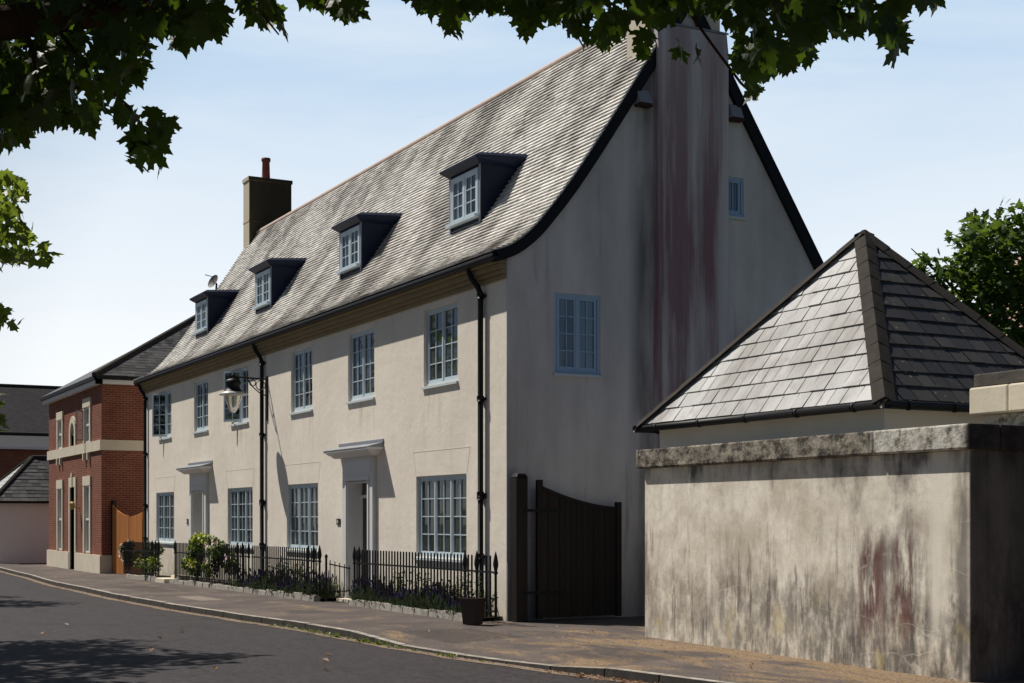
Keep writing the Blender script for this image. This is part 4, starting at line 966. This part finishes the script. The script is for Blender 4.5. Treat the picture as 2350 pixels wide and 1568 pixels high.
# ------------------------------------------------------------------ far white garage and far brick house
fg = thing('white_garage', (-43.5,0,-.18), 'white rendered garage with hipped slate roof at the far left', 'garage')
m = MB(); m.box(-46.2,-41.0,-2.2,1.6,-.4,2.3); m.build('wall', plain('bright_white_render', (.88,.89,.83), .9, .15, 0, .04, 2), fg)
cs_ = [Vector((-46.45,-2.45,2.28)), Vector((-40.75,-2.45,2.28)), Vector((-40.75,1.85,2.28)), Vector((-46.45,1.85,2.28))]
T1 = Vector((-43.2,-.45,4.2)); T2 = Vector((-43.2,.2,4.2))
un = MB(); un.poly([cs_[0],cs_[1],T1]); un.poly([cs_[1],cs_[2],T2,T1]); un.poly([cs_[2],cs_[3],T2]); un.poly([cs_[3],cs_[0],T1,T2]); ro = un.build('roof', MSD, fg)
m = MB(); slate_face(m, cs_[0]+Vector((0,0,.012)), cs_[1]+Vector((0,0,.012)), T1+Vector((0,0,.012)), .25,.25,.4,(.01,.02)); m.build('slates', MSG, ro)
m = MB(); slate_face(m, cs_[1]+Vector((.0,0,.012)), cs_[2]+Vector((0,0,.012)), T1+Vector((0,0,.012)), .25,.25,.4,(.012,.024)); m.build('slates', MSD, ro)
m = MB(); m.tube([cs_[1], T1], .1, 6); m.tube([cs_[0], T1], .1, 6); m.tube([T1,T2], .1, 6); m.build('hip_tiles', MHIP, ro)
m = MB(); m.box(-40.8,-40.68,-2.5,1.9,2.2,2.3); m.build('gutter', MBLK, fg)
fh = thing('brick_house', (-66,4,-.18), 'distant long brick house with big dark slate roof behind the white garage', 'house')
m = MB(); m.box(-76,-58,-14,16,-.4,5.3); m.build('wall', MBK, fh)
m = MB(); A = [(-57.6,-14.3,5.32),(-59.6,-14.3,6.05),(-59.7,-14.3,6.12),(-66.5,-14.3,9.25),(-76.3,-14.3,5.32)]; B = [(a,16.3,c) for a,b,c in A]; m.strip(A[1:], B[1:]); ro = m.build('roof', plain('far_slate', (.040,.038,.039), .95, .05, 0, .5, 3), fh)
m = MB(); m.strip(A[:2], B[:2]); m.build('lower_roof', plain('pale_lead_roof', (.085,.085,.09), .95, .05), ro)
m = MB(); m.box(-57.7,-57.5,-14.3,16.3,5.2,5.33); m.build('gutter', MWHITE, fh)
m = MB(); m.tube([(-59.65,-14.3,6.12),(-59.65,16.3,6.12)], .1, 6); m.tube([(-66.5,-14.3,9.27),(-66.5,16.3,9.27)], .12, 6); m.build('ridge_tiles', MHIP, ro)

# tiled house peeping out at the right edge
th_ = thing('tiled_house', (0,18,-.1), 'house showing only a corner of pink clay tiled roof at the right edge', 'house')
P0 = px(2328, 806, 35.5); P1 = px(2350, 776, 35.5); e = RT; dn = Vector((0,0,-1)); 
m = MB(); q = [P0, P0+e*3+Vector((0,0,4.6)), P0+e*3+FW*6+Vector((0,0,4.6)), P0+FW*6]; m.poly(q); q2 = [P0+e*6, P0+e*3+Vector((0,0,4.6)), P0+e*3+FW*6+Vector((0,0,4.6)), P0+e*6+FW*6]; m.poly(q2); th_.location = P0+e*3+FW*3; th_.location.z = -.1; m.build('roof', MTILE, th_)
m = MB(); z0 = -.3; a = P0+e*.3+FW*.2; b = P0+e*5.7+FW*.2; tpk = P0+e*3+FW*.2+Vector((0,0,4.4)); m.poly([Vector((a.x,a.y,z0)), Vector((b.x,b.y,z0)), b, tpk, a]); a2 = a+FW*5.5; b2 = b+FW*5.5; m.poly([Vector((a.x,a.y,z0)), a, a2, Vector((a2.x,a2.y,z0))]); m.poly([Vector((b.x,b.y,z0)), b, b2, Vector((b2.x,b2.y,z0))]); m.build('wall', MWALLW, th_)

# ------------------------------------------------------------------ trees
def crown_tree(name, base, h0, blobs, n, s, lm, bm, label, shape=TREEL, seed=1, group=None, trunk=.16, extra=()):
    rnd = random.Random(seed); o = thing(name, base, label, 'tree', group); b = Vector(base)
    t = MB(); top = b+Vector((0,0,h0)); t.tube([b, b+Vector((.03,.02,h0*.5)), top, top+Vector((0,.1,1.2))], [trunk, trunk*.8, trunk*.65, trunk*.3], 10)
    for c, r in blobs: 
        c = Vector(c); mid = top.lerp(c, .5)+Vector((0,0,.25)); t.tube([top-Vector((0,0,.3)), mid, c, c+(c-mid)*.4], [trunk*.42, trunk*.26, trunk*.13, .01], 6)
    t.build('trunk', bm, o, True)
    m = MB(); tot = sum(r**2 for _, r in blobs)
    for c, r in blobs:
        c = Vector(c); subs = [c + rv(rnd)*r*.85 for _ in range(int(9+r*7))]
        for _ in range(int(n*r**2/tot)):
            q = rnd.choice(subs); v = rv(rnd); p = q + v*r*.36
            out = (p-c); d = out*.5 + rv(rnd)*.9 + Vector((0,0,-.35)); add_leaf(m, p, d, rv(rnd)*.8+Vector((0,0,1)), s*rnd.uniform(.7,1.25), .12, shape)
    for p in extra: add_leaf(m, p, rv(rnd)+Vector((0,0,-.6)), rv(rnd)+Vector((0,0,.7)), s*rnd.uniform(.8,1.2), .12, shape)
    m.build('crown', lm, o); return o
# garden tree behind the garage
bl = [(px(2235,640,33),1.35),(px(2340,575,33.5),1.3),(px(2440,600,34),1.5),(px(2310,740,33),1.35),(px(2430,740,33),1.8),(px(2150,625,33),.62),(px(2200,720,33.5),.9),(px(2530,660,34),1.8)]
bs = px(2440,1000,33.5); crown_tree('garden_tree', (bs.x,bs.y,-.1), 4.2, bl, 7600, .21, MLB, MBARK2, 'leafy green tree rising behind the pyramid roofed garage', seed=3, trunk=.2)
# street trees on the other side of the road, mostly outside the frame
def clump(poly, d0, d1, n, rnd):
    xs = [p[0] for p in poly]; ys_ = [p[1] for p in poly]; out = []
    while len(out) < n:
        x, y = rnd.uniform(min(xs), max(xs)), rnd.uniform(min(ys_), max(ys_))
        if inside(poly, x, y): out.append(px(x, y, rnd.uniform(d0, d1)))
    return out
rn = random.Random(8)
ex = clump([(-160,385),(25,392),(62,412),(50,470),(62,520),(118,570),(112,590),(85,598),(20,600),(-160,600)], 15.6, 17.2, 430, rn) + clump([(-160,655),(8,690),(50,735),(35,745),(-160,748)], 15.8, 16.8, 150, rn) + clump([(-160,870),(2,905),(10,985),(-160,1000)], 15.8, 16.8, 80, rn)
tb = Vector((-.9,-11.5,-.1))
bl = [(tb+Vector((dx,dy,z)), r) for dx, dy, z, r in ((0,0,5.6,1.7),(.9,.5,6.9,1.3),(-1.2,.3,6.2,1.4),(.3,-.9,7.4,1.5),(1.6,.4,5.0,1.0),(1.4,.5,4.2,.8),(-.8,-1,4.6,1.2),(.2,.7,8.4,1.1),(-1.6,1.1,7.6,1.3),(-2.4,.6,8.8,1.1),(-2.5,1.2,7,1.35),(-.7,1.5,7.8,1.0),(-3.4,1.6,8.2,1.1),(-1.6,1.9,8.9,1.0))]
crown_tree('street_tree', tuple(tb), 3.2, bl, 6300, .17, MLS, MBARK, 'street tree with sunlit lower sprays showing at the left edge', seed=5, group='street trees opposite the houses', extra=ex)
for i, (x, y, lab) in enumerate(((-16.3,-9.9,'street tree across the road, second along from the camera'),(-28,-10.2,'farthest street tree across the road'))):
    tb = Vector((x,y,-.15)); bl = [(tb+Vector((dx,dy,z)), r) for dx, dy, z, r in ((0,0,5.6,1.9),(1.1,.6,6.9,1.5),(-1.3,.3,6.4,1.5),(.3,-.9,7.6,1.6),(1.1,-.6,5.0,1.2),(-.9,-1,4.8,1.3),(.2,.4,8.8,1.3))]
    crown_tree('street_tree', tuple(tb), 3.2, bl, 2600, .24, MLS, MBARK, lab, seed=20+i, group='street trees opposite the houses')

# overhanging maple near the camera
mp = thing('maple_tree', (14.2,-12.0,-.1), 'dark overhanging maple whose leafy boughs frame the top of the picture', 'tree')
t = MB(); B0 = Vector((14.2,-12.0,-.2)); K = Vector((14.2,-11.9,3.0))
t.tube([B0, B0+Vector((.02,.03,1.2)), K, K+Vector((.1,.1,1.6)), K+Vector((0,.4,4))], [.26,.22,.19,.14,.05], 12)
t.build('trunk', MBARK, mp, True)
t = MB(); t.tube([K+Vector((0,0,-.1)), px(-330,130,6.2), px(-60,60,6.7), px(200,30,7.0), px(560,-70,7.3), px(1000,-150,7.5), px(1500,-110,7.6), px(1900,-60,7.7)], [.13,.11,.085,.075,.05,.035,.025,.012], 10)
t.build('branch', MBARK, mp, True)
t = MB(); t.tube([K+Vector((0,0,1.2)), px(-100,-500,6.8), px(500,-700,7.4), px(1300,-640,7.8)], [.12,.09,.06,.02], 8); t.build('branch', MBARK, mp, True)
def twig(*pts): MB().tube([px(*p) for p in pts], [.012]+[.008]*(len(pts)-2)+[.004], 5).build('twig', MBARK, mp)
twig((120,50,6.9),(200,160,7.0),(290,240,7.1),(350,320,7.1),(340,390,7.1)); twig((60,60,6.8),(90,200,6.9),(60,330,7)); twig((1480,-100,7.6),(1590,40,7.6),(1640,110,7.6),(1700,190,7.6),(1735,225,7.6)); twig((1690,-100,7.6),(1740,20,7.6),(1860,80,7.6)); twig((1000,-140,7.5),(1010,0,7.5),(1040,80,7.5)); twig((1800,-70,7.6),(1950,40,7.6),(2070,110,7.6)); twig((500,-50,7.2),(600,30,7.2),(640,80,7.2)); twig((1200,-130,7.5),(1290,20,7.5),(1340,110,7.5)); twig((640,-60,7.3),(760,0,7.3),(840,35,7.3)); twig((1560,-90,7.6),(1700,-20,7.6),(1790,-50,7.6))
rn = random.Random(21); lf = MB()
def fill(poly, n, d0=6.5, d1=8.2, s0=.095, s1=.155, tip=True):
    for p in clump(poly, d0, d1, n, rn):
        d = RT*rn.gauss(0,.75) + FW*rn.gauss(0,.45) + Vector((0,0,-1.0 if tip else -.3)); n_ = -FW*rn.uniform(.1,1.2) + rv(rn)*.8 + Vector((0,0,rn.uniform(.1,.9)))
        s = rn.uniform(s0, s1); add_leaf(lf, p - d.normalized()*s*.36, d, n_, s, .14)
fill([(-80,-60),(420,-60),(400,40),(370,60),(330,110),(300,150),(250,190),(150,230),(90,250),(-80,260)], 430)
fill([(-80,180),(130,190),(210,230),(255,175),(310,140),(345,120),(330,170),(300,185),(250,240),(200,270),(215,300),(150,270),(110,275),(70,300),(30,330),(60,345),(-80,350)], 150)
fill([(380,20),(520,10),(510,60),(505,90),(475,60),(440,95),(425,110),(380,70)], 55)
fill([(510,-60),(620,-60),(635,20),(660,70),(640,85),(600,50),(560,30)], 42)
fill([(640,-60),(830,-60),(840,20),(800,35),(740,25),(700,20)], 58)
fill([(265,255),(330,245),(400,280),(410,300),(375,320),(365,340),(380,375),(340,390),(315,380),(320,335),(290,330),(262,320),(300,300)], 34)
fill([(940,-60),(1130,-60),(1120,20),(1060,40),(1040,75),(1020,60),(1005,35),(960,5)], 75)
fill([(1120,-60),(1310,-60),(1290,50),(1230,40),(1205,80),(1190,60),(1195,25),(1130,20)], 75)
fill([(1290,-60),(1560,-60),(1560,50),(1500,40),(1500,100),(1450,60),(1430,100),(1350,90),(1335,105),(1300,50)], 105)
fill([(1460,120),(1490,90),(1500,115),(1480,130)], 3)
fill([(1530,-60),(1790,-60),(1790,60),(1750,100),(1730,150),(1690,140),(1680,80),(1660,30),(1560,20)], 95)
fill([(1545,110),(1570,110),(1560,135)], 2, 7, 7.2); fill([(1590,125),(1610,125),(1600,145)], 2, 7, 7.2)
fill([(1690,130),(1790,90),(1830,120),(1820,150),(1740,170),(1740,215),(1705,215),(1715,170)], 34)
fill([(1780,-60),(2080,-60),(2070,60),(2090,100),(2050,130),(2030,110),(2010,80),(1950,80),(1930,90),(1880,100),(1850,140),(1800,120),(1780,40)], 150)
fill([(2060,-60),(2190,-60),(2165,10),(2120,-5),(2080,20)], 26)
# the rest of the crown, above and left of the frame
fill([(-900,-60),(-60,-60),(-60,300),(-300,420),(-900,300)], 420, 5.6, 8.4, .17, .24)
fill([(-900,-1000),(2350,-900),(2250,-60),(-900,-60)], 1750, 5.6, 9.4, .20, .30, False)
lf.build('crown', MLF, mp)

# ------------------------------------------------------------------ light, sky, camera
L = Vector((1.5, 1.0, -2.68)).normalized(); to = -L
sun = bpy.data.lights.new('sun', 'SUN'); sun.energy = 5.0; sun.angle = math.radians(.53); sun.color = (1, .945, .86)
so = bpy.data.objects.new('sun', sun); COL.objects.link(so); so.rotation_euler = L.to_track_quat('-Z', 'Y').to_euler(); so.location = (0,0,40)
w = bpy.data.worlds.new('World'); scn.world = w; w.use_nodes = True; nt = w.node_tree; nt.nodes.clear()
sky = nt.nodes.new('ShaderNodeTexSky'); sky.sky_type = 'NISHITA'; sky.sun_disc = False; sky.sun_elevation = math.asin(to.z); sky.sun_rotation = math.atan2(to.x, to.y); sky.altitude = 50; sky.air_density = .6; sky.dust_density = .3; sky.ozone_density = 1.5
tc = nt.nodes.new('ShaderNodeTexCoord'); sep = nt.nodes.new('ShaderNodeSeparateXYZ'); nt.links.new(tc.outputs['Generated'], sep.inputs[0])
mp_ = nt.nodes.new('ShaderNodeMapping'); mp_.inputs['Scale'].default_value = (1.2,1.2,5.5); mp_.inputs['Rotation'].default_value = (.12,.1,.4); nt.links.new(tc.outputs['Generated'], mp_.inputs[0])
nz = nt.nodes.new('ShaderNodeTexNoise'); nz.inputs['Scale'].default_value = 2.6; nz.inputs['Detail'].default_value = 8; nz.inputs['Roughness'].default_value = .6; nz.inputs['Distortion'].default_value = .5; nt.links.new(mp_.outputs[0], nz.inputs['Vector'])
def wmr(v, a, b, c=0, d=1):
    q = nt.nodes.new('ShaderNodeMapRange'); nt.links.new(v, q.inputs[0])
    for i, k in enumerate((a,b,c,d)): q.inputs[1+i].default_value = k
    return q.outputs[0]
def wm(op, a, b):
    q = nt.nodes.new('ShaderNodeMath'); q.operation = op
    for i, k in enumerate((a,b)):
        if isinstance(k, (int,float)): q.inputs[i].default_value = k
        else: nt.links.new(k, q.inputs[i])
    q.use_clamp = True; return q.outputs[0]
# haze shaped to the view sector to limit fill, thicker to horizon, with cirrus
dotn = nt.nodes.new('ShaderNodeVectorMath'); dotn.operation = 'DOT_PRODUCT'; nt.links.new(tc.outputs['Generated'], dotn.inputs[0]); dotn.inputs[1].default_value = (-.82,.572,0)
side = wmr(dotn.outputs['Value'], .70, .91)
cl = wmr(nz.outputs['Fac'], .36, .72, 0, .5)
blue = nt.nodes.new('ShaderNodeMix'); blue.data_type = 'RGBA'; nt.links.new(wmr(sep.outputs[2], .11, .385, 0, 1), blue.inputs[0]); blue.inputs[6].default_value = (19.2, 19.9, 20.3, 1); blue.inputs[7].default_value = (6.9, 11.2, 16.4, 1)
cirrus = nt.nodes.new('ShaderNodeMix'); cirrus.data_type = 'RGBA'; nt.links.new(cl, cirrus.inputs[0]); nt.links.new(blue.outputs[2], cirrus.inputs[6]); cirrus.inputs[7].default_value = (17.8, 18.8, 19.6, 1)
mx = nt.nodes.new('ShaderNodeMix'); mx.data_type = 'RGBA'; nt.links.new(wm('MULTIPLY', wm('ADD', side, .03), wmr(sep.outputs[2], .40, .75, 1, .05)), mx.inputs[0]); nt.links.new(sky.outputs[0], mx.inputs[6]); nt.links.new(cirrus.outputs[2], mx.inputs[7])
bg = nt.nodes.new('ShaderNodeBackground'); bg.inputs[1].default_value = .05; nt.links.new(mx.outputs[2], bg.inputs[0])
out = nt.nodes.new('ShaderNodeOutputWorld'); nt.links.new(bg.outputs[0], out.inputs[0])

cam = bpy.data.cameras.new('camera'); co_ = bpy.data.objects.new('camera', cam); COL.objects.link(co_); scn.camera = co_
cam.sensor_width = 36; cam.lens = 36*F/2350; cam.shift_y = (HOR-784)/2350; cam.clip_end = 3000; cam.clip_start = .05
co_.location = CAM; co_.rotation_euler = (math.radians(90), 0, math.atan2(-FW.x, FW.y))
scn.view_settings.view_transform = 'Standard'; scn.view_settings.look = 'None'; scn.view_settings.exposure = 0
scn.render.engine = 'CYCLES'; scn.cycles.use_denoising = True; scn.cycles.max_bounces = 6
